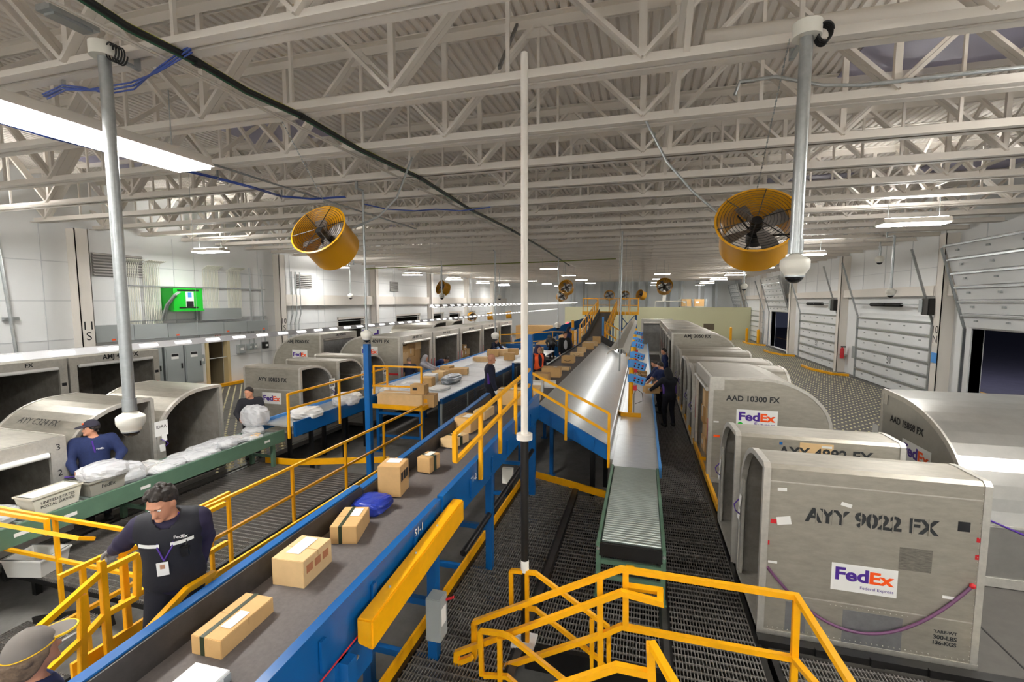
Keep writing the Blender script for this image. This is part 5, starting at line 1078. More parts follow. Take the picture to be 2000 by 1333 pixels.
def dome(label, x, y, z, top, r=.05, hs=1., flange=True, group=None, post=True):
    t = thing('dome_camera', label, 'camera', (x, y, z), group)
    if post: MB().tube([(x, y, z + .28 * hs), (x, y, top)], r, 16).build('pole', GALV, t); MB().tube([(x, y, z + .22 * hs), (x, y, z + .36 * hs)], r * 1.18, 16).build('collar', GALV, t)
    MB().lathe([(0, .22 * hs), (.05 * hs, .22 * hs), (.07 * hs, .2 * hs), (.125 * hs, .165 * hs), (.134 * hs, .15 * hs), (.134 * hs, .09 * hs), (.128 * hs, .07 * hs), (.105 * hs, .03 * hs), (.095 * hs, .02 * hs), (.092 * hs, .0), (0, .0)], (x, y, z), 28).build('housing', PLAST, t)
    yj = 3.62 + JP * round((y - 3.62) / JP); MB().bar((x, y, min(top, 6.1) + .02), (x, yj, min(top, 6.1) + .02), .05, .02).bar((x, yj, min(top, 6.1)), (x, yj, 6.2), .04).build('mount_bracket', GALV, t)
    MB().lathe([(.085 * hs, .0)] + [(.085 * hs * math.cos(a), -.075 * hs * math.sin(a)) for a in np.linspace(0, math.pi / 2, 7)], (x, y, z), 24).build('dome', GLASSD, t)
    MB().lathe([(.092 * hs, .006), (.092 * hs, -.012), (.085 * hs, -.012)], (x, y, z), 24).build('trim_ring', GALV, t)
    if flange: MB().lathe([(0, top + .1), (r * 2.2, top + .1), (r * 2.2, top - .02), (0, top - .02)], (x, y, 0), 20).build('flange', PLAST, t); MB().tube([(x + r * 2.0 + .03 + .055 * math.cos(a), y - .05 + .004 * a, top + .0 + .075 * math.sin(a)) for a in np.linspace(0, 31.4, 140)], .007, 6).build('cable_coil', RUBB, t)
    return t
dome('large dome camera on a thick galvanised pole, front left', -4.92, 3.32, 2.46, 6.05, .052, .9)
dome('large dome camera on a thick galvanised pole, right of the big fan', 1.31, 4.75, 3.98, 6.05, .052, .9)
for i, (x, y, z, zt, r, hs, nm) in enumerate(((9.2, 22.3, 5.33, 5.95, .035, 1.2, 'upper of two small dome cameras before the shut dock doors'), (8.1, 18.7, 3.95, 5.95, .035, 1.1, 'lower dome camera on a long pole before the door marked 31'), (-16.5, 23.5, 3.95, 5.9, .03, 1.2, 'small dome camera on a thin rod near the left wall girt'), (-11.6, 25.5, 3.95, 5.9, .04, 1.3, 'small dome camera on a dark rod over the left containers'), (-10.5, 33.5, 3.95, 5.9, .03, 1.3, 'distant small dome camera over the left containers'), (4.7, 24.8, 4.35, 5.95, .03, 1.2, 'small dome camera on a thin rod over the right deck'), (-6.8, 21.0, 1.95, 6.1, .03, 1.4, 'dome camera on a long thin pole over the wide slide'), (-4.5, 25.1, 2.3, 6.1, .03, 1.4, 'dome camera on a long thin pole before the blue conveyor'))):
    dome(nm, x, y, z, zt, r, hs, False)
dome('white dome camera sitting on the tall blue post', -5.61, 8.51, 2.95, 6.0, .022, .9, False)
t = thing('ceiling_pole', 'tall slim pole in the middle, white above a ring flange and black below', 'pole', (-1.18, 4.64, 0))
MB().tube([(-1.18, 4.64, 2.32), (-1.19, 4.64, 6.2)], .037, 18).build('upper_pipe', WHITE, t); MB().tube([(-1.17, 4.64, .0), (-1.18, 4.64, 2.32)], .043, 18).build('lower_pipe', BLKST, t)
MB().lathe([(0, .03), (.085, .03), (.085, -.03), (0, -.03)], (-1.18, 4.64, 2.32), 18).build('flange', WHITE, t); MB().tube([(-1.172, 4.64, .82), (-1.173, 4.64, .95)], .0445, 18).build('paper_wrap', PAPER, t); MB().box(-1.3, -1.05, 4.52, 4.76, 0, .03).build('base_plate', PAPER, t)
for nm, x, y, z in (('thin galvanised drop pipe above the right of the silver chute', -.75, 16.5, 1.3), ('thin grey drop pipe beside the white pole', -3.28, 13.0, 2.2)):
    tag(MB().tube([(x, y, z), (x, y, 6.15)], .03, 10).build('drop_pipe', GALV), nm, 'pipe')
# pipes and cables under the joists
def run(name, label, cat, pts, r, m, parts=()):
    t = MB().tube(pts, r, 10).build(name, m); tag(t, label, cat); return t
run('sprinkler_pipe', 'white sprinkler pipe lying along the second joist', 'pipe', [(-4.6, 5.36, 6.36), (.9, 5.4, 6.36)], .045, WHITE)
t = run('sprinkler_pipe', 'thick white sprinkler main at top right with pipe clamps', 'pipe', [(.6, 5.95, 6.75), (10.2, 6.1, 6.75)], .085, WHITE)
for x in (3.9, 6.2, 8.4): MB().tube([(x, 6.02, 6.75), (x + .05, 6.02, 6.75)], .11, 14).build('pipe_clamp', WHITE, t); MB().tube([(x, 6.02, 6.8), (x, 6.02, 7.75)], .01, 6).build('hanger_rod', GALV, t)
run('flexible_conduit', 'grey flexible conduit looping onto a joist at upper right', 'conduit', [(1.05, 6.62, 6.35), (1.1, 6.6, 6.5), (1.5, 6.58, 6.5), (2.0, 6.56, 6.33), (2.4, 6.56, 6.28), (6.0, 6.58, 6.3), (10, 6.6, 6.3)], .022, GALV)
base = [((-4.284, 2.726, 6.120)), ((-4.352, 3.143, 6.110)), ((-4.327, 3.769, 6.120)), ((-4.325, 4.350, 6.090)), ((-4.282, 5.187, 6.120)), ((-4.309, 6.448, 6.100)), ((-4.203, 8.293, 6.120)), ((-4.339, 11.225, 6.100)), ((-4.282, 15.083, 6.120)), ((-4.347, 20.301, 6.100)), ((-4.788, 30.825, 6.120))]
t = thing('cable_bundle', 'thick black and green cable bundle running diagonally under the joists', 'cable', base[2])
for nm, m, o, r in (('black_cable', RUBB, (0, .0), .02), ('black_cable', RUBB, (.03, .012), .016), ('green_cable', mat('teal_cable', '1c8f86', .5), (-.03, .02), .012), ('yellow_cable', mat('yellow_cable', 'c9c72a', .5), (.02, .032), .007), ('green_cable', mat('dark_green_cable', '24533a', .5), (-.012, -.016), .014)):
    MB().tube([(p[0] + o[0], p[1], p[2] + o[1]) for p in base], r, 7).build(nm, m, t)
for i in (2, 4, 6, 8): p = Vector(base[i]); MB().tube([p + Vector((0, -.03, 0)), p + Vector((0, .03, 0))], .045, 10).build('cable_tie', BLKST, t); MB().tube([p + Vector((0, 0, .03)), p + Vector((.05, 0, .14))], .008, 6).build('yellow_tail', MATS['yellow_cable'], t)
t = thing('conduit_pair', 'pair of thin white conduits beside the green cable bundle', 'conduit', (-3.4, 3, 6.13))
for dx in (-.26, -.31): MB().tube([(base[2][0] + dx, -3, 6.14), (base[2][0] + dx - .0, 40, 6.14)], .012, 6).build('conduit', WHITE, t)
t = thing('conduit_pair', 'pair of thin grey conduits left of the lit lamp', 'conduit', (-7.3, 3, 6.13))
for dx in (0, .05): MB().tube([(-7.3 + dx, -3, 6.13), (-7.3 + dx, 14, 6.13)], .012, 6).build('conduit', GALV, t)
BLC = mat('blue_data_cable', '3b55a6', .5)
t = thing('data_cables', 'bundle of blue data cables sagging near the pole at upper left', 'cable', (-4.6, 3.5, 6.0))
p0 = [((-6.736, 3.879, 6.100)), ((-6.126, 3.705, 6.050)), ((-5.851, 3.702, 6.000)), ((-5.563, 3.736, 5.980)), ((-5.197, 3.765, 6.000)), ((-4.737, 3.691, 6.050)), ((-4.196, 3.591, 6.120))]
for k in range(4): MB().tube([(p[0] + .02 * math.sin(k * 2 + i), p[1] + .02 * math.cos(k * 3 + i), p[2] + .012 * k - (.03 * (k - 1) if i in (3, 4) else 0)) for i, p in enumerate(p0)], .008, 6).build('blue_cable', BLC, t)
MB().bar(Vector(p0[1]) + Vector((0, 0, .0)), Vector(p0[1]) + Vector((0, 0, .17)), .03).build('hook', GALV, t)
t = thing('data_cables', 'long blue data cable run sagging below the lit lamp', 'cable', (-7, 4, 6.0))
p0 = [((-8.310, 4.166, 6.120)), ((-7.966, 4.591, 6.000)), ((-8.311, 5.480, 6.120)), ((-7.832, 6.088, 6.020)), ((-8.021, 7.287, 6.120)), ((-7.644, 7.764, 6.030)), ((-7.918, 8.827, 6.100)), ((-7.368, 9.160, 6.080)), ((-6.643, 9.385, 6.130))]
for k in range(3): MB().tube([(p[0] + .015 * math.sin(k * 2 + i), p[1], p[2] + .014 * k) for i, p in enumerate(p0)], .009, 6).build('blue_cable', BLC, t)
for i in (2, 4, 6): MB().bar(p0[i], Vector(p0[i]) + Vector((0, 0, .18)), .03).build('hook', GALV, t)
t = run('data_cables', 'short blue data cable run left of the white pole', 'cable', [((-6.576, 9.948, 6.100)), ((-6.164, 10.349, 6.020)), ((-5.586, 10.714, 6.020)), ((-5.158, 11.061, 6.100)), ((-4.491, 11.080, 6.030)), ((-3.771, 11.291, 6.120))], .014, BLC)
run('cross_cable', 'green and yellow cable strung across the hall under the far joists', 'cable', [(-17.5, 26.5, 5.85), (-12, 26.4, 5.95), (-6, 26.3, 6.0), (-1.5, 26.2, 6.08)], .03, mat('olive_cable', '7d8a3a', .6))
t = thing('emergency_lamp', 'grey square emergency lamp under the nearest joist, top left', 'lamp', ((-4.709, 2.924, 6.100)))
MB().obox((0, 0, .02), (.16, .36, .05)).build('housing', GALV, t, world=False); MB().obox((0, 0, -.015), (.12, .28, .02)).build('lens', mat('grey_lens', '8f9290', .3), t, world=False)
t = thing('hanger_pipe', 'thin grey steel brace hanging between two joists, top middle', 'brace', (-1.7, 6.3, 6.3)); MB().bar(((-1.799, 6.600, 7.631)), ((-1.658, 5.300, 6.425)), .035).build('brace_bar', mat('raw_strut', '8a8a88', .5, .4), t)
# ---- left wall services
t = thing('wall_heater', 'bright green metal box with poster mounted high on the left wall', 'equipment box', (-17.8, 14.1, 3.4))
MB().prism([(13.55, 3.42), (13.55, 4.25), (14.75, 4.25), (14.75, 3.42)], lambda y, z: (-17.98, y, z), lambda y, z: (-17.35, y, z)).build('box_body', HGREEN, t, bevel=.01)
MB().box(-17.5, -17.33, 13.5, 14.8, 3.36, 3.42).build('base_ledge', HGREEN, t)
plate(t, (-17.35, 14.2, 3.82), (0, 1, 0), (0, 0, 1), .34, .62, PAPER, 'poster'); plate(t, (-17.345, 14.2, 3.64), (0, 1, 0), (0, 0, 1), .3, .24, INK, 'poster_print'); plate(t, (-17.345, 14.2, 4.0), (0, 1, 0), (0, 0, 1), .16, .2, LBLUE, 'poster_print')
plate(t, (-17.35, 14.15, 4.18), (0, 1, 0), (0, 0, 1), .9, .07, BLKST, 'vent_slot'); plate(t, (-17.35, 14.15, 3.5), (0, 1, 0), (0, 0, 1), .8, .06, BLKST, 'vent_slot')
for dy in (0, .09): MB().tube([(-17.3 + dy, 13.7, 4.1), (-17.25 + dy, 13.5, 4.0), (-17.5, 13.35 + dy, 3.6), (-17.7, 13.3 + dy, 3.0)], .035, 10).build('hose', GALV, t)
t = thing('wireway', 'long grey electrical trough along the left wall under the conduits', 'electrical trough', (-17.8, 14.4, 2.5))
for i in range(6): MB().box(-17.98, -17.7, 11.05 + i * 1.24, 12.27 + i * 1.24, 2.35, 2.92 - .02 * i).build('trough_section', GREY, t)
MB().box(-17.98, -17.7, 14.9, 16.95, 2.95, 3.45).build('trough_section', GREY, t)
for y in (11.6, 13.9, 16.2, 18.2): plate(t, (-17.7, y, 2.42), (0, 1, 0), (0, 0, 1), .12, .06, ORNG, 'warning_label')
t = thing('conduit_bank', 'bank of many white conduits rising up the left wall', 'conduit', (-17.85, 13, 4))
for i in range(20):
    y = 12.1 + i * .065 + (.12 if i > 9 else 0); MB().tube([(-17.9, y, 2.9), (-17.9, y, 5.0), (-17.82, y, 5.2), (-17.5, y, 5.25)], .018, 6).build('conduit', PLAST, t)
for i in range(22): y = 15.3 + i * .07 + (.4 if i > 10 else 0); MB().tube([(-17.9, y, 3.4), (-17.9, y, 5.1), (-17.6, y, 5.25)], .018, 6).build('conduit', PLAST, t)
for i in range(5): y = (17.6, 18.3, 20.1, 20.4, 20.7)[i]; MB().tube([(-17.8, y, .9 if i > 1 else 2.0), (-17.8, y, 2.6), (-17.8, y + .2 * (i > 1), 3.1), (-17.8, y + .2 * (i > 1), 5.3)], .03, 8).build('conduit', GALV, t)
for z in (3.0, 4.3): MB().box(-17.95, -17.88, 12, 18.6, z, z + .04).build('strut_rail', GALV, t)
t = thing('wall_conduit', 'single grey conduit on the left wall near the left edge', 'conduit', (-17.9, 9, 3)); MB().tube([(-17.85, 9.15, .5), (-17.85, 9.0, 3.2), (-17.85, 8.85, 5.6)], .045, 8).build('conduit', GALV, t); MB().box(-17.95, -17.85, 8.85, 9.2, 3.2, 3.28).build('strap', GALV, t)
for i, y in enumerate((12.4, 13.25, 14.05)):
    t = thing('switch_cabinet', f"tall grey electrical cabinet on the left wall, {['farthest from', 'middle one before', 'nearest to'][i]} the doorway", 'electrical cabinet', (-17.8, y + .35, .5))
    MB().box(-17.98, -17.6, y, y + .76, .4, 2.15).build('cabinet_body', GREY, t, bevel=.01); plate(t, (-17.6, y + .38, 1.2), (0, 1, 0), (0, 0, 1), .66, 1.5, GREY, 'cabinet_door', t=.015); plate(t, (-17.58, y + .38, 1.6), (0, 1, 0), (0, 0, 1), .3, .22, PAPER, 'warning_label'); plate(t, (-17.575, y + .38, 1.65), (0, 1, 0), (0, 0, 1), .28, .1, INK, 'label_print'); MB().box(-17.58, -17.55, y + .62, y + .66, 1.1, 1.3).build('handle', BLKST, t)
for i, (y, z, w, h, m) in enumerate(((14.95, 1.3, .3, .4, GREY), (17.0, 1.55, .35, .4, GREY), (17.5, 1.6, .18, .28, GREY), (17.78, 1.6, .18, .28, GREY), (18.45, 1.6, .26, .32, BLKST))):
    t = thing('switch_box', ['grey switch box with a red lamp left of the left-wall doorway', 'largest grey box on the wall right of the doorway', 'first of two small grey boxes right of the doorway', 'second of two small grey boxes right of the doorway', 'black wall box right of the doorway'][i], 'switch box', (-17.9, y, z - h / 2))
    MB().box(-17.98, -17.8, y - w / 2, y + w / 2, z - h / 2, z + h / 2).build('box_body', m, t, bevel=.008); plate(t, (-17.8, y, z), (0, 1, 0), (0, 0, 1), w * .5, h * .3, PAPER, 'cover_label'); MB().tube([(-17.88, y, z + h / 2), (-17.88, y, 2.4)], .022, 8).build('conduit', GALV, t)
t = thing('exit_sign', 'small red and white sign over the left-wall doorway', 'sign', (-17.9, 15.9, 2.2)); plate(t, (-17.95, 15.9, 2.22), (0, 1, 0), (0, 0, 1), .42, .16, PAPER, 'sign_face'); text(t, 'EXIT', (-17.945, 15.9, 2.22), (0, 1, 0), (0, 0, 1), RED, width=.3, bold=.02)
# ---- far clutter
t = thing('storage_rack', 'grey storage rack holding big cartons against the far wall at right', 'shelf rack', (5, 52, 0))
for x in (3.75, 5.0, 6.3):
    for y in (51.5, 52.5): MB().box(x - .05, x + .05, y - .05, y + .05, 0, 4.0).build('upright', GREY, t)
for z in (1.0, 2.0, 3.15): MB().box(3.7, 6.35, 51.45, 52.5, z, z + .08).build('shelf', GREY, t)
k = 0
for z in (1.08, 2.08, 3.23):
    for x in (4.35, 5.6): carton(f"carton on the far storage rack, {['lowest', 'middle', 'top'][k // 2]} shelf {['left', 'right'][k % 2]} bay", (x, 52, z), (.95, .8, .75), 0, m=(KRAFT, KRAFT3)[k % 2], face=PAPER); k += 1
for i, (x, y, w, h) in enumerate(((4.8, 46, 1.4, .5), (5.8, 44.5, 1.0, .7), (6.6, 46.5, .8, .6), (5.3, 42.8, .7, .5))): carton(f'carton in the loose pile before the far storage rack, {ORD[i]} from the left', (x, y, 0), (w, .8, h), R(12 * i), m=(KRAFT2, PAPER, KRAFT3, KRAFT)[i])
for i, x in enumerate((8.2, 9.3, 9.9)):
    t = thing('bollard', f'yellow bollard at the far right dock door, {ORD[i]} from the left', 'bollard', (x, 48.5 - i * 1.6, 0)); MB().tube([(x, 48.5 - i * 1.6, 0), (x, 48.5 - i * 1.6, 1.2), (x, 48.5 - i * 1.6, 1.27)], [.12, .12, .05], 12).build('post', YEL, t)
for i, (x, y, w, d, h, m, nm) in enumerate(((-10.2, 44, 3.4, 1.5, 1.4, KRAFT, 'big open carton bin at the far left'), (-6.8, 46, 2.4, 1.2, 1.0, KRAFT2, 'wide carton bin far behind the climbing belt'), (-12.5, 40, 1.6, 1.2, 1.0, KRAFT3, 'brown carton bin far left by the dock wall'))): carton(nm, (x, y, ZS + .0), (w, d, h + .55), 0, m=m)
t = thing('wall_banner', 'pair of red round lamps far left of the climbing belt', 'lamp', (-6.3, 40, 1.7))
for dx in (0, .55): MB().ball((-6.3 + dx, 40, 1.75), .2, 14, 8).build('lamp_globe', mat('red_globe', 'ff4048', .4, emit=1.5), t)
MB().tube([(-6.05, 40, ZS), (-6.05, 40, 1.7)], .04, 8).build('post', GREY, t)
mb = MB()
t = thing('dock_frame', 'white pipe frame standing on top of the cream partition', 'frame', (2.4, 50, 3.15)); MB().path([(1.2, 50, 3.15), (1.2, 50, 3.75), (4.2, 50, 3.75), (4.2, 50, 3.15)], .1).build('pipe_frame', PLAST, t); MB().bar((2.0, 50, 3.75), (2.3, 50, 6.0), .3).build('duct', PLAST, t)
# ================================================================ PEOPLE
def v3(*a): return np.array(a, float)
def smin(a, b, k):
    h = np.maximum(k - np.abs(a - b), 0) / k; return np.minimum(a, b) - h * h * k * .25
def prim_d(P, p):
    if p[0] == 'c':
        _, a, b, ra, rb, *_r = p; ab = b - a; t = np.clip(((P - a) @ ab) / max(ab @ ab, 1e-9), 0, 1)
        return np.linalg.norm(P - a - t[..., None] * ab, axis=-1) - (ra + (rb - ra) * t)
    _, c, M, r, *_r = p; q = (P - c) @ M; k0 = np.linalg.norm(q / r, axis=-1); k1 = np.linalg.norm(q / (r * r), axis=-1)
    return k0 * (k0 - 1) / np.maximum(k1, 1e-9)
def prim_box(p):
    if p[0] == 'c': r = max(p[3], p[4]); return np.minimum(p[1], p[2]) - r, np.maximum(p[1], p[2]) + r
    r = np.sqrt(((p[2] * p[3]) ** 2).sum(1)); return p[1] - r, p[1] + r
def sdf_mesh(prims, cell, grow=0., k=.03, cut=None):
    """surface of the smooth union of the primitives; cut(P) is a distance whose inside is removed"""
    bx = [prim_box(p) for p in prims]; m = grow + k + 2 * cell
    lo = np.min([b[0] for b in bx], 0) - m; hi = np.max([b[1] for b in bx], 0) + m
    n = np.ceil((hi - lo) / cell).astype(int) + 1; D = np.full(tuple(n), 1.0, np.float32)
    ax = [lo[i] + cell * np.arange(n[i]) for i in range(3)]
    for p, b in zip(prims, bx):
        i0 = np.maximum(((b[0] - m - lo) / cell).astype(int), 0); i1 = np.minimum(((b[1] + m - lo) / cell).astype(int) + 2, n)
        sl = tuple(slice(i0[i], i1[i]) for i in range(3))
        P = np.stack(np.meshgrid(*[ax[i][sl[i]] for i in range(3)], indexing='ij'), -1)
        d = prim_d(P, p) - grow; kk = p[5] if p[0] == 'c' else p[4]
        D[sl] = smin(D[sl], d, kk or k)
    if cut is not None:
        P = np.stack(np.meshgrid(*ax, indexing='ij'), -1); D = np.maximum(D, -cut(P))
    return nets(D, lo, cell)
def nets(D, lo, cell):
    s = D < 0; n = D.shape; c = np.zeros(tuple(i - 1 for i in n), int)
    corner = [(i, j, k) for i in (0, 1) for j in (0, 1) for k in (0, 1)]
    g = lambda A, o: A[o[0]:n[0] - 1 + o[0], o[1]:n[1] - 1 + o[1], o[2]:n[2] - 1 + o[2]]
    for o in corner: c += g(s, o)
    act = (c > 0) & (c < 8); idx = -np.ones(act.shape, int); ijk = np.argwhere(act); idx[act] = np.arange(len(ijk))
    acc = np.zeros((len(ijk), 3)); cnt = np.zeros(len(ijk))
    dv = {o: g(D, o)[act] for o in corner}
    for a in corner:
        for ax in range(3):
            if a[ax] == 0:
                b = list(a); b[ax] = 1; b = tuple(b); da, db = dv[a], dv[b]; x = (da < 0) != (db < 0)
                t = np.where(x, da / np.where(x, da - db, 1), 0); p = np.tile(np.array(a, float), (len(ijk), 1)); p[:, ax] = t
                acc[x] += p[x]; cnt[x] += 1
    V = lo + cell * (ijk + acc / np.maximum(cnt, 1)[:, None]); F = []
    for ax in range(3):
        u, w = (ax + 1) % 3, (ax + 2) % 3
        sl0 = [slice(1, n[i] - 1) for i in range(3)]; sl0[ax] = slice(0, n[ax] - 1); sl1 = list(sl0); sl1[ax] = slice(1, n[ax])
        a, b = s[tuple(sl0)], s[tuple(sl1)]; e = np.argwhere(a != b)
        if not len(e): continue
        fl = a[tuple(e.T)]; base = e + np.array([0 if i == ax else 1 for i in range(3)])
        q = []
        for du, dw in ((-1, -1), (0, -1), (0, 0), (-1, 0)):
            o = base.copy(); o[:, u] += du; o[:, w] += dw; q.append(idx[tuple(o.T)])
        q = np.stack(q, 1); q[~fl] = q[~fl][:, ::-1]; F.append(q[(q >= 0).all(1)])
    return V, (np.concatenate(F) if F else np.zeros((0, 4), int))
def np_mesh(name, parts, m):
    V = np.concatenate([p[0] for p in parts]); F = []; o = 0
    for v, f in parts: F.append(f + o); o += len(v)
    F = np.concatenate(F); me = bpy.data.meshes.new(name); me.from_pydata(V.tolist(), [], F.tolist()); me.materials.append(m)
    me.polygons.foreach_set('use_smooth', [True] * len(me.polygons)); return me
def rot(ax, deg): return np.array(Matrix.Rotation(R(deg), 3, ax))
def ik(S, T, l1, l2, hint):
    d = T - S; L = np.linalg.norm(d); L2 = min(L, (l1 + l2) * .995); u = d / L; T = S + u * L2
    a = (l1 * l1 - l2 * l2 + L2 * L2) / (2 * L2); h = math.sqrt(max(l1 * l1 - a * a, 0)); hn = hint - u * (hint @ u); hn = hn / (np.linalg.norm(hn) + 1e-9)
    return S + u * a + hn * h, T
def person(label, loc, face, h=1.75, lean=0, side=0, twist=0, head=(0, 0), lh=None, rh=None, le=(-.5, -.6, -.3), re=(.5, -.6, -.3), feet=((-.11, .0), (.11, .03)), drop=0., jacket=NAVY, trousers=TROU, skin=SKIN, hair=HAIRB, hairy=.012, gloves=None, sleeves=True, cap=None, hood=None, vest=None, cell=.014, fist=.5, build=1.0, hands=True, detail=False, legs_on=True, palm=None):
    """figure facing local +y, turned by FACE degrees; lh/rh wrist targets in local metres"""
    t = thing('person', label, 'person', loc, None, R(face)); s = h / 1.75
    hip = v3(0, 0, .93 - drop); Tm = rot('Z', twist) @ rot('X', -lean) @ rot('Y', side)
    tp = lambda x, y, z: hip + Tm @ v3(x, y, z)
    neck = tp(0, -.01, .52); Hm = Tm if False else rot('Z', twist + head[0]) @ rot('X', -(lean * .45 + head[1]))
    hc = neck + Tm @ v3(0, 0, .05) + Hm @ v3(0, .025, .115)
    I3 = np.eye(3); b = build
    tor = [('e', tp(0, .0, .33), Tm, v3(.175 * b, .118 * b, .21), .06), ('e', tp(0, .012, .12), Tm, v3(.158 * b, .122 * b, .2), .06), ('e', tp(0, -.005, .0), Tm, v3(.168 * b, .125 * b, .13), .06), ('c', tp(-.16, -.015, .455), tp(.16, -.015, .455), .062, .062, .06), ('c', tp(-.1, -.03, .38), tp(.1, -.03, .38), .1, .1, .05)]
    nk = [('c', tp(0, -.012, .48), hc + Hm @ v3(0, -.02, -.06), .062, .055, .03)]
    hd = [('e', hc + Hm @ v3(0, -.008, .015), Hm, v3(.078, .098, .105), .02), ('e', hc + Hm @ v3(0, .03, -.055), Hm, v3(.058, .062, .068), .03), ('c', hc + Hm @ v3(0, .088, -.005), hc + Hm @ v3(0, .109, -.036), .010, .016, .012), ('e', hc + Hm @ v3(0, .082, -.098), Hm, v3(.03, .024, .02), .02), ('e', hc + Hm @ v3(0, .078, .028), Hm, v3(.055, .022, .012), .015), ('c', hc + Hm @ v3(-.022, .088, -.066), hc + Hm @ v3(.022, .088, -.066), .009, .009, .008)]
    for q in (-1, 1): hd.append(('e', hc + Hm @ v3(q * .08, -.005, -.02), Hm @ rot('Z', q * 15), v3(.012, .022, .033), .01))
    arms, hnd, legs_, ft = [], [], [], []
    for q, tgt, el, key in ((-1, lh, le, 0), (1, rh, re, 1)):
        S_ = tp(q * .19 * b, -.015, .455); T_ = v3(*tgt) / s if tgt is not None else tp(q * .27, .06, -.06)
        E_, T_ = ik(S_, T_, .285, .265, v3(*el)); arms += [('c', S_, E_, .066 * b, .05 * b, .04), ('c', E_, T_, .05 * b, .034, .03)]
        d = (T_ - E_) / np.linalg.norm(T_ - E_); pn = v3(-q, .15, 0) if palm is None or palm[key] is None else v3(*palm[key]); pn = pn - d * (pn @ d); pn /= np.linalg.norm(pn); w = np.cross(pn, d)     # pn: the way the palm faces
        th = 1 if w @ v3(0, 1, 0) * 1.0 + w @ v3(-q, 0, 0) * .3 > 0 else -1; w = w * th
        c = T_ + d * .05; hnd.append(('e', c, np.stack([w, pn, d], 1), v3(.043, .017, .056), .012))
        cl = fist if not isinstance(fist, (list, tuple)) else fist[key]
        for j, (o, L) in enumerate(((.030, .07), (.010, .078), (-.010, .072), (-.029, .056))):
            p0 = c + w * o + d * .043; a1 = cl * R(60); a2 = cl * R(125)
            d1 = d * math.cos(a1) + pn * math.sin(a1) + w * o * .8; d1 /= np.linalg.norm(d1); d2 = d * math.cos(a2) + pn * math.sin(a2); p1 = p0 + d1 * L * .5; p2 = p1 + d2 * L * .5
            hnd += [('c', p0 - d * .012, p1, .0095, .009, .004), ('c', p1, p2, .009, .0075, .004)]
        p0 = c + w * .032 - d * .022; p1 = p0 + (w * .7 + d * .55 + pn * .35 * (cl + .4)) * .045; p2 = p1 + (w * .1 + d * .75 + pn * (.25 + .5 * cl)) * .034
        hnd += [('c', p0, p1, .013, .011, .008), ('c', p1, p2, .0105, .009, .005)]
    for q, f in ((-1, feet[0]), (1, feet[1])):
        Hh = hip + rot('Z', twist) @ v3(q * .092, 0, -.03); A_ = v3(f[0], f[1], f[2] if len(f) > 2 else .085); K_, A_ = ik(Hh, A_, .425, .425, v3(q * .12, 1, 0))
        legs_ += [('c', Hh, K_, .092 * b, .06, .05), ('c', K_, A_, .06, .042, .03)]; ft += [('c', A_ + v3(0, -.03, -.04), A_ + v3(q * .025, .15, -.05), .04, .036, .02), ('c', A_, A_ + v3(0, .01, -.04), .042, .042, .02)]
    if not legs_on: legs_ = [(p if i % 2 == 0 else None) for i, p in enumerate(legs_)]; legs_ = [p for p in legs_ if p]; ft = []
    SC = lambda r: (r[0] * s, r[1])
    body = sdf_mesh(tor + nk + hd + arms + legs_ + ft, cell, 0, .03)
    parts = [body] + ([sdf_mesh(hnd[i:i + 11], min(cell * .5, .0055), 0, .006) for i in (0, 11)] if hands else [])
    bo = link('body', np_mesh('body', [SC(p) for p in parts], skin), t)
    pel = [('e', tp(0, -.005, .0), Tm, v3(.168 * b, .125 * b, .13), .06)]
    hp = hip - v3(0, 0, .02)
    g1, g2 = .011, .016
    link('trousers', np_mesh('trousers', [SC(sdf_mesh(pel + legs_, cell, g1, .03))], trousers), t)
    cuts = (lambda P: np.linalg.norm(P - (neck + Tm @ v3(0, .01, .035)), axis=-1) - .075) if not hood else None
    jk = sdf_mesh(tor + (arms if sleeves else [arms[0], arms[2]] if sleeves is None else [('c', a[1], a[1] + (a[2] - a[1]) * .6, a[3], a[4], .04) for a in arms[::2]]), cell, g2, .035, cuts)
    link('jacket', np_mesh('jacket', [SC(jk)], jacket), t)
    if ft: link('shoes', np_mesh('shoes', [SC(sdf_mesh(ft, cell, .009, .02))], RUBB), t)
    if gloves is not None and hands:
        for i in (0, 11): link('glove', np_mesh('glove', [SC(sdf_mesh(hnd[i:i + 11], min(cell * .55, .006), .0035, .006))], gloves), t)
    if hair is not None and hood is None:
        top = [('e', hc + Hm @ v3(0, -.012, .02), Hm, v3(.08, .1, .107), .01)]
        if detail or hairy > .02:
            rs = np.random.RandomState(int(abs(loc[0] * 100)) % 97)
            for _ in range(130 if hairy < .02 else 170):
                q = rs.normal(size=3); q /= np.linalg.norm(q); q = q * v3(.083, .103, .11) + v3(0, -.012, .02)
                if q @ v3(0, -.72, .69) < .0: continue
                l = v3(rs.normal() * .012, .022 if q[1] > -.02 else -.006, -.012 if q[1] < .03 else .006)
                if hairy > .02 and q[2] < .02: l = v3(0, -.012, -.035)
                top.append(('c', hc + Hm @ q, hc + Hm @ (q + l), .013, .006, .008))
        cutf = lambda P: (((P - hc) @ Hm) @ v3(0, -.72, .69)) - .010 + .006 * np.sin(((P - hc) @ Hm)[..., 0] * 150) * (1 if detail else 0)
        if cap is not None: c0 = cutf; cutf = lambda P: np.minimum(c0(P) + .03, .036 - ((P - hc) @ Hm)[..., 2])
        link('hair', np_mesh('hair', [SC(sdf_mesh(top, min(cell, .006 if detail or hairy > .02 else .01), hairy * (.5 if detail else 1), .02, cutf))], hair), t)
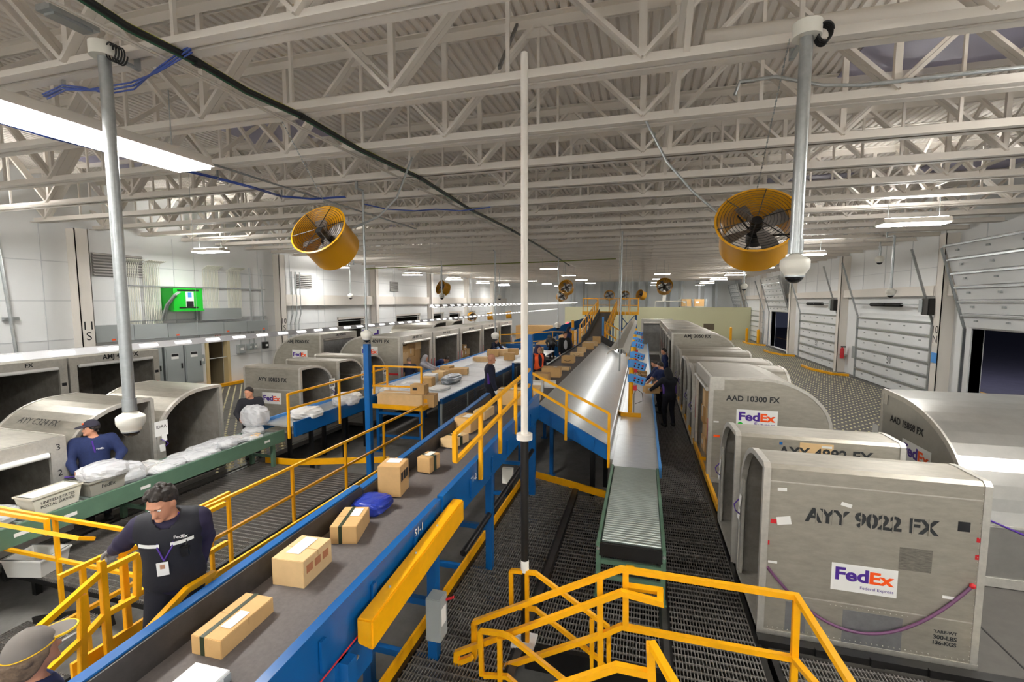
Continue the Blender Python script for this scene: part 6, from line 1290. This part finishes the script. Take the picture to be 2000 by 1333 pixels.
    if hood is not None:
        hp_ = [('e', hc + Hm @ v3(0, -.02, .01), Hm, v3(.098, .112, .125), .03), ('c', hc + Hm @ v3(0, -.05, -.09), tp(0, -.04, .5), .1, .11, .05)]
        link('hood', np_mesh('hood', [SC(sdf_mesh(hp_, cell, .01, .03, lambda P: np.linalg.norm((P - (hc + Hm @ v3(0, .12, -.02))) / v3(1, 1, 1.25), axis=-1) - .105))], hood), t)
    if cap is not None:
        cm, brim = cap
        cutc = lambda P: ((P - hc) @ Hm)[..., 2] - .032
        c_o = link('cap', np_mesh('cap', [SC(sdf_mesh([('e', hc + Hm @ v3(0, -.01, .025), Hm, v3(.083, .104, .105), .01)], .008, .014, .02, cutc))], cm), t)
        bb = [('e', hc + Hm @ v3(0, .12, .042), Hm @ rot('X', -8), v3(.075, .085, .008), .01)]
        br = link('brim', np_mesh('brim', [SC(sdf_mesh(bb, .006, .003, .01))], cm), c_o)
        if brim is not cm: MB().tube([tuple((hc + Hm @ (v3(0, .12, .042) + rot('X', -8) @ v3(.079 * math.cos(a), .089 * math.sin(a), 0))) * s) for a in np.linspace(-.5, math.pi + .5, 26)], .0075 * s, 6).build('brim_edge', brim, br, world=False)
    if vest is not None: link('vest', np_mesh('vest', [SC(sdf_mesh(tor[:1] + tor[1:2] + tor[3:], cell, .026, .035, lambda P: np.minimum(np.linalg.norm((P - tp(0, .13, .34)) / v3(1, 1, 3), axis=-1) - .075, np.linalg.norm(P - neck, axis=-1) - .09)))], vest), t)
    if detail:
        P3 = lambda p: tuple(np.array(p) * s)
        for q in (-1, 1):
            e = MB().ball(P3(hc + Hm @ v3(q * .031, .078, .006)), .0125 * s, 12, 8).build('eye', PAPER, t, world=False); MB().ball(P3(hc + Hm @ v3(q * .031, .0875, .004)), .0055 * s, 10, 6).build('iris', INK, e, world=False)
            MB().tube([P3(hc + Hm @ v3(q * (.016 + .011 * i), .094 - .0035 * i * i * .6, .027 + .003 * (i == 1))) for i in range(4)], .005 * s, 6).build('eyebrow', HAIRB, t, world=False)
        MB().tube([P3(hc + Hm @ v3(-.022 + .011 * i, .0975 - .002 * abs(i - 2), -.068)) for i in range(5)], .0035 * s, 6).build('mouth', mat('lip', '8e5a4e', .5), t, world=False)
    t['_'] = 0; del t['_']
    return t, dict(hc=hc * s, Hm=Hm, tp=lambda x, y, z: tp(x, y, z) * s, Tm=Tm, neck=neck * s, hip=hip * s)
def F(dx, dy): return math.degrees(math.atan2(-dx, dy))
def to_local(loc, face, p): return tuple(rot('Z', -face) @ (np.array(p) - np.array(loc)))
VESTN = mat('dark_vest', '14151f', .75, noise=.2, scale=30); PSLEEVE = mat('purple_navy_sleeve', '221c3a', .8)
# man in the dark vest, front left
ML, MF = (-3.53, 2.63, .63), F(.56, -.70)
p, J = person('man in dark navy vest with white stripe and grey gloves, hand on the yellow rail', ML, MF, h=1.78, lean=8, head=(-18, 24), rh=to_local(ML, MF, (-4.18, 2.60, 1.68)), lh=to_local(ML, MF, (-3.46, 2.76, 1.55)), le=(-.1, -.6, 0), re=(.5, -.2, -.6), palm=(None, (0, .2, -1)), feet=((-.12, .02), (.13, .08)), jacket=PSLEEVE, cell=.0085, gloves=GLOVE, detail=True, build=1.0, fist=(.35, .75), hairy=.014)
tp, Tm = J['tp'], J['Tm']
VP = sdf_mesh([('e', tp(0, .0, .33), Tm, v3(.176, .127, .215), .06), ('e', tp(0, .012, .12), Tm, v3(.162, .131, .2), .06), ('e', tp(0, -.005, .0), Tm, v3(.18, .136, .13), .06), ('c', tp(-.15, -.015, .45), tp(.15, -.015, .45), .075, .075, .06)], .009, .03, .035, lambda P: np.minimum(np.linalg.norm((P - (J['neck'] + Tm @ v3(0, .05, .03))) / v3(1, 1, 1.5), axis=-1) - .085, ((P - tp(0, 0, -.02)) @ Tm)[..., 2]))
vo = link('vest', np_mesh('vest', [VP], VESTN), p)
yv = lambda x, z: -(.171 - .35 * x * x) * 0 + .0
def on_vest(x, z):      # front of the vest at height z above the hip, x across
    o = np.array(tp(x, .4, z)); d = -(Tm @ v3(0, 1, 0)); best = None
    Pd = VP[0] - o; t_ = Pd @ d; r = np.linalg.norm(Pd - t_[:, None] * d, axis=1); k = r < .016
    return o + d * (t_[k].min() if k.any() else .22)
for x0, x1 in ((-.17, -.035), (.035, .17)): 
    pts = [on_vest(x, .375) + Tm @ v3(0, .004, 0) for x in np.linspace(x0, x1, 7)]; up = Tm @ v3(0, 0, .013)
    V = [q - up for q in pts] + [q + up for q in pts]; V += [v + Tm @ v3(0, .005, 0) for v in V]; n_ = 7
    MB().add(V, [(i, i + 1, n_ + i + 1, n_ + i) for i in range(6)] + [(14 + i, 14 + n_ + i, 14 + n_ + i + 1, 14 + i + 1) for i in range(6)]).build('reflective_stripe', PAPER, vo, world=False)
XD, UD = Tm @ v3(1, 0, 0), Tm @ v3(0, 0, 1)
# the wearer faces the viewer: his own left is at the viewer's right, so writing runs along local -x
c = on_vest(-.1, .42); text(vo, 'FedEx', tuple(c + Tm @ v3(0, .01, 0)), tuple(-XD), tuple(UD), PAPER, width=.09, world=False, bold=.01)
c = on_vest(-.12, .30); MB().obox(tuple(c + Tm @ v3(0, .02, 0)), (.06, .035, .09), M=Matrix(Tm.tolist())).build('radio_mic', BLKST, vo, world=False, bevel=.01)
MB().tube([tuple(on_vest(-.12, .33) + Tm @ v3(0, .02, 0)), tuple(on_vest(-.13, .36) + Tm @ v3(0, .015, 0)), tuple(tp(-.12, .02, .53))], .005, 6).build('radio_cord', RUBB, vo, world=False)
for q in (-1, 1): MB().tube([tuple(tp(q * .07, .02, .55)), tuple(on_vest(q * .045, .36) + Tm @ v3(0, .01, 0)), tuple(on_vest(0.01, .26) + Tm @ v3(0, .014, 0))], .006, 6).build('lanyard', PURP, p, world=False)
c = on_vest(.02, .2) + Tm @ v3(0, .016, 0); bd = plate(p, tuple(c), tuple(-XD), tuple(UD), .075, .11, PAPER, 'id_badge', world=False, t=.004); plate(bd, tuple(c + UD * .02 + Tm @ v3(0, .004, 0)), tuple(-XD), tuple(UD), .03, .035, mat('photo_print', 'b4876c', .6), 'photo', world=False, t=.002)
# man with the grey cap, bottom left
GCAP = mat('grey_cap_cloth', '77716c', .85); YBR = mat('yellow_cap_edge', 'e3b816', .7)
p, J = person('man seen from behind in a grey cap with yellow edge, bottom left corner', (-3.42, 1.62, .03), -8, h=1.80, lean=6, head=(0, -10), jacket=NAVB, hair=HAIRG, hairy=.026, cap=(GCAP, YBR), cell=.011, build=1.1, lh=(-.3, .25, .95), rh=(.32, .2, .95))
hc, Hm = J['hc'], J['Hm']
MB().tube([tuple(hc + Hm @ v3(.094 * math.cos(a), -.01 + .116 * math.sin(a), .036)) for a in np.linspace(-.5, math.pi + .5, 24)][::-1] , .007, 6).build('cap_edge', YBR, p, world=False) if False else None
MB().tube([tuple(hc + Hm @ v3(.098 * math.cos(a), -.01 + .119 * math.sin(a), .036)) for a in np.linspace(0, 2 * math.pi, 33)], .006, 6).build('cap_edge', YBR, p, world=False)
# cap man behind the green conveyor
DCAP = mat('dark_cap_cloth', '2c2a38', .85)
p, J = person('man in dark cap and navy pullover behind the green conveyor, looking left', (-8.93, 5.42, 0), F(.86, -.52), h=1.76, lean=4, head=(-68, -2), jacket=NAVB, cap=(DCAP, DCAP), hair=HAIRB, cell=.011, build=1.18, lh=(-.28, .3, 1.05), rh=(.25, .3, .98), detail=True)
hc, Hm = J['hc'], J['Hm']; text(p, 'FedEx', tuple(J['tp'](-.08, .165, .36)), tuple(-(J['Tm'] @ v3(1, 0, 0))), tuple(J['Tm'] @ v3(0, 0, 1)), PAPER, width=.1, world=False, bold=.01, off=.004)
MB().ball(tuple(hc + Hm @ v3(0, .1, .09)), .016, 8, 6).build('cap_logo', ORNG, p, world=False); MB().tube([tuple(J['tp'](.02, .13, .5)), tuple(J['tp'](-.01, .16, .3))], .012, 6).build('lanyard', PURP, p, world=False)
p, J = person('man in dark pullover clutching a clear bag behind the far end of the green conveyor', (-9.0, 8.75, 0), F(.75, -.66), h=1.74, lean=8, head=(-45, 6), jacket=mat('charcoal_cloth', '23232a', .85), lh=(-.22, .42, 1.0), rh=(.25, .42, 1.05), cell=.013, fist=.6)
blob('mail_bag', 'large clear bag of envelopes held by the man in the dark pullover', 'plastic bag', (-9.0 + .42, 8.75 - .30, .95), (.24, .2, .2), BAGM, 101, amp=.2, flat=False)
p, J = person('bald man in navy and purple jacket walking on the catwalk, arm down', (-3.83, 11.35, .62), F(.9, .42), h=1.78, lean=2, head=(-15, 6), jacket=NAVY, hair=None, gloves=PAPER, cell=.012, lh=(-.3, .05, .86), rh=(.34, .12, .84), feet=((-.1, -.15), (.1, .2)))
for q in (-1, 1): MB().tube([tuple(J['tp'](q * .2, -.02, .48)), tuple(J['tp'](q * .2, -.06, .3)), tuple(J['tp'](q * .17, -.04, .05))], .035, 8).build('purple_panel', PURP, p, world=False)
plate(p, tuple(J['tp'](-.2, -.075, .28)), (.8, .6, 0), (0, 0, 1), .06, .1, PAPER, 'sleeve_patch', world=False) if False else None
OVEST = mat('orange_vest', 'ff5f1f', .6)
p, J = person('sorter in purple hood and orange safety vest standing left of the belt', (-3.2, 14.2, .6), F(.8, -.6), h=1.78, lean=2, head=(-5, 10), jacket=NAVY, hood=mat('purple_hood', '3a3557', .85), vest=OVEST, gloves=PURP, build=1.12, cell=.012, lh=(-.3, .1, .9), rh=(.32, .15, .88), detail=True)
p, J = person('sorter in open black jacket over a pale grey shirt left of the belt', (-3.35, 20.4, .62), F(.5, -.85), h=1.8, lean=2, head=(5, 16), jacket=mat('black_jacket', '1a1a18', .8), hair=HAIRB, hairy=.006, cell=.015, lh=(-.3, .2, .85), rh=(.3, .15, .88), detail=True)
MB().ball(tuple(J['tp'](0, .125, .24)), .1, 12, 8, sc=(.9, .55, 2.2)).build('shirt', mat('pale_grey_shirt', 'b3b3b6', .8), p, world=False)
person('hooded sorter in navy behind the black-jacketed one', (-3.6, 23.0, .62), -110, h=1.86, lean=4, head=(0, 8), jacket=NAVB, hood=NAVY, cell=.018)
person('dark-clad worker bending at the yellow railing near the far conveyor', (-4.9, 25.6, .5), 30, h=1.7, lean=55, drop=.1, head=(0, 20), jacket=INK, hood=INK, cell=.02, hands=False)
person('worker in navy leaning over cartons from the left of the wide slide', (-8.3, 25.1, 0), F(1, -.55), h=1.8, lean=36, head=(-10, -10), jacket=NAVY, hair=mat('brown_hair', '3d2a1e', .7), lh=(-.25, .62, 1.05), rh=(.2, .66, 1.05), cell=.015, gloves=PURP)
person('worker in dark shirt and jeans at the mouth of the fourth tall container', (-9.0, 24.75, .1), 100, h=1.74, jacket=INK, trousers=mat('blue_jeans', '4a5a78', .85), cell=.018, hands=False)
person('worker in navy bent double inside the second tall container', (-8.95, 18.6, .1), F(.9, .35), h=1.75, lean=70, drop=.12, head=(0, 20), jacket=NAVB, cell=.018, lh=(-.15, .5, .5), rh=(.15, .5, .5), feet=((-.14, -.05), (.14, .15)))
person('worker in pale grey hooded sweater reaching over the slide pile', (-8.35, 16.35, 0), F(1, .15), h=1.68, lean=14, head=(0, 12), jacket=mat('grey_sweater', 'a5a3a8', .9), hood=mat('grey_sweater_hood', 'a5a3a8', .9), trousers=NAVY, lh=(-.12, .6, 1.1), rh=(.16, .62, 1.08), cell=.014)
person('balding worker in navy before the carton-filled container by the slide', (-8.4, 15.45, 0), F(-.4, .9), h=1.68, lean=20, head=(20, 18), jacket=NAVY, hair=HAIRG, hairy=.003, trousers=NAVY, cell=.014)
# right walkway
p, J = person('worker seen from behind in dark hood and purple-sided jacket, holding a carton', (.82, 14.3, .02), 22, h=1.76, lean=12, head=(10, 8), jacket=mat('black_navy', '12141f', .85), hood=mat('black_hood', '0f1016', .85), lh=(-.42, .5, .98), rh=(-.05, .55, .95), cell=.012, feet=((-.12, -.02), (.14, .0)))
for q in (-1, 1): MB().tube([tuple(J['tp'](q * .185, -.02, .34)), tuple(J['tp'](q * .175, -.01, .05))], .04, 8).build('purple_panel', PURP, p, world=False)
carton('kraft carton with white label carried by the worker in the dark hood', (.3, 14.75, .93), (.44, .34, .24), R(15), face=PAPER)
person('worker in navy T-shirt with short hair behind the dark-hooded worker', (.72, 15.9, .02), 30, h=1.76, lean=16, head=(15, 15), jacket=NAVB, sleeves=False, lh=(-.4, .45, .9), rh=(-.05, .5, .9), cell=.014)
person('worker reaching left over the slide table, half hidden by the navy T-shirt', (.70, 17.0, .02), 70, h=1.72, lean=25, head=(10, 10), jacket=NAVB, lh=(-.3, .55, .85), rh=(.2, .6, .95), cell=.016)
person('farthest worker on the right walkway, in navy, facing left', (.95, 20.5, .02), 95, h=1.76, lean=4, head=(0, 8), jacket=NAVB, cell=.016, hair=HAIRB)
for i, (x, y, _z) in enumerate(((-15.736, 30.809, 1.600), (-15.500, 31.508, 1.600))): person(f'worker whose head shows over the left containers, {ORD[i]} of two', (x, y, 0), 120, h=1.75, cell=.022, hands=False)
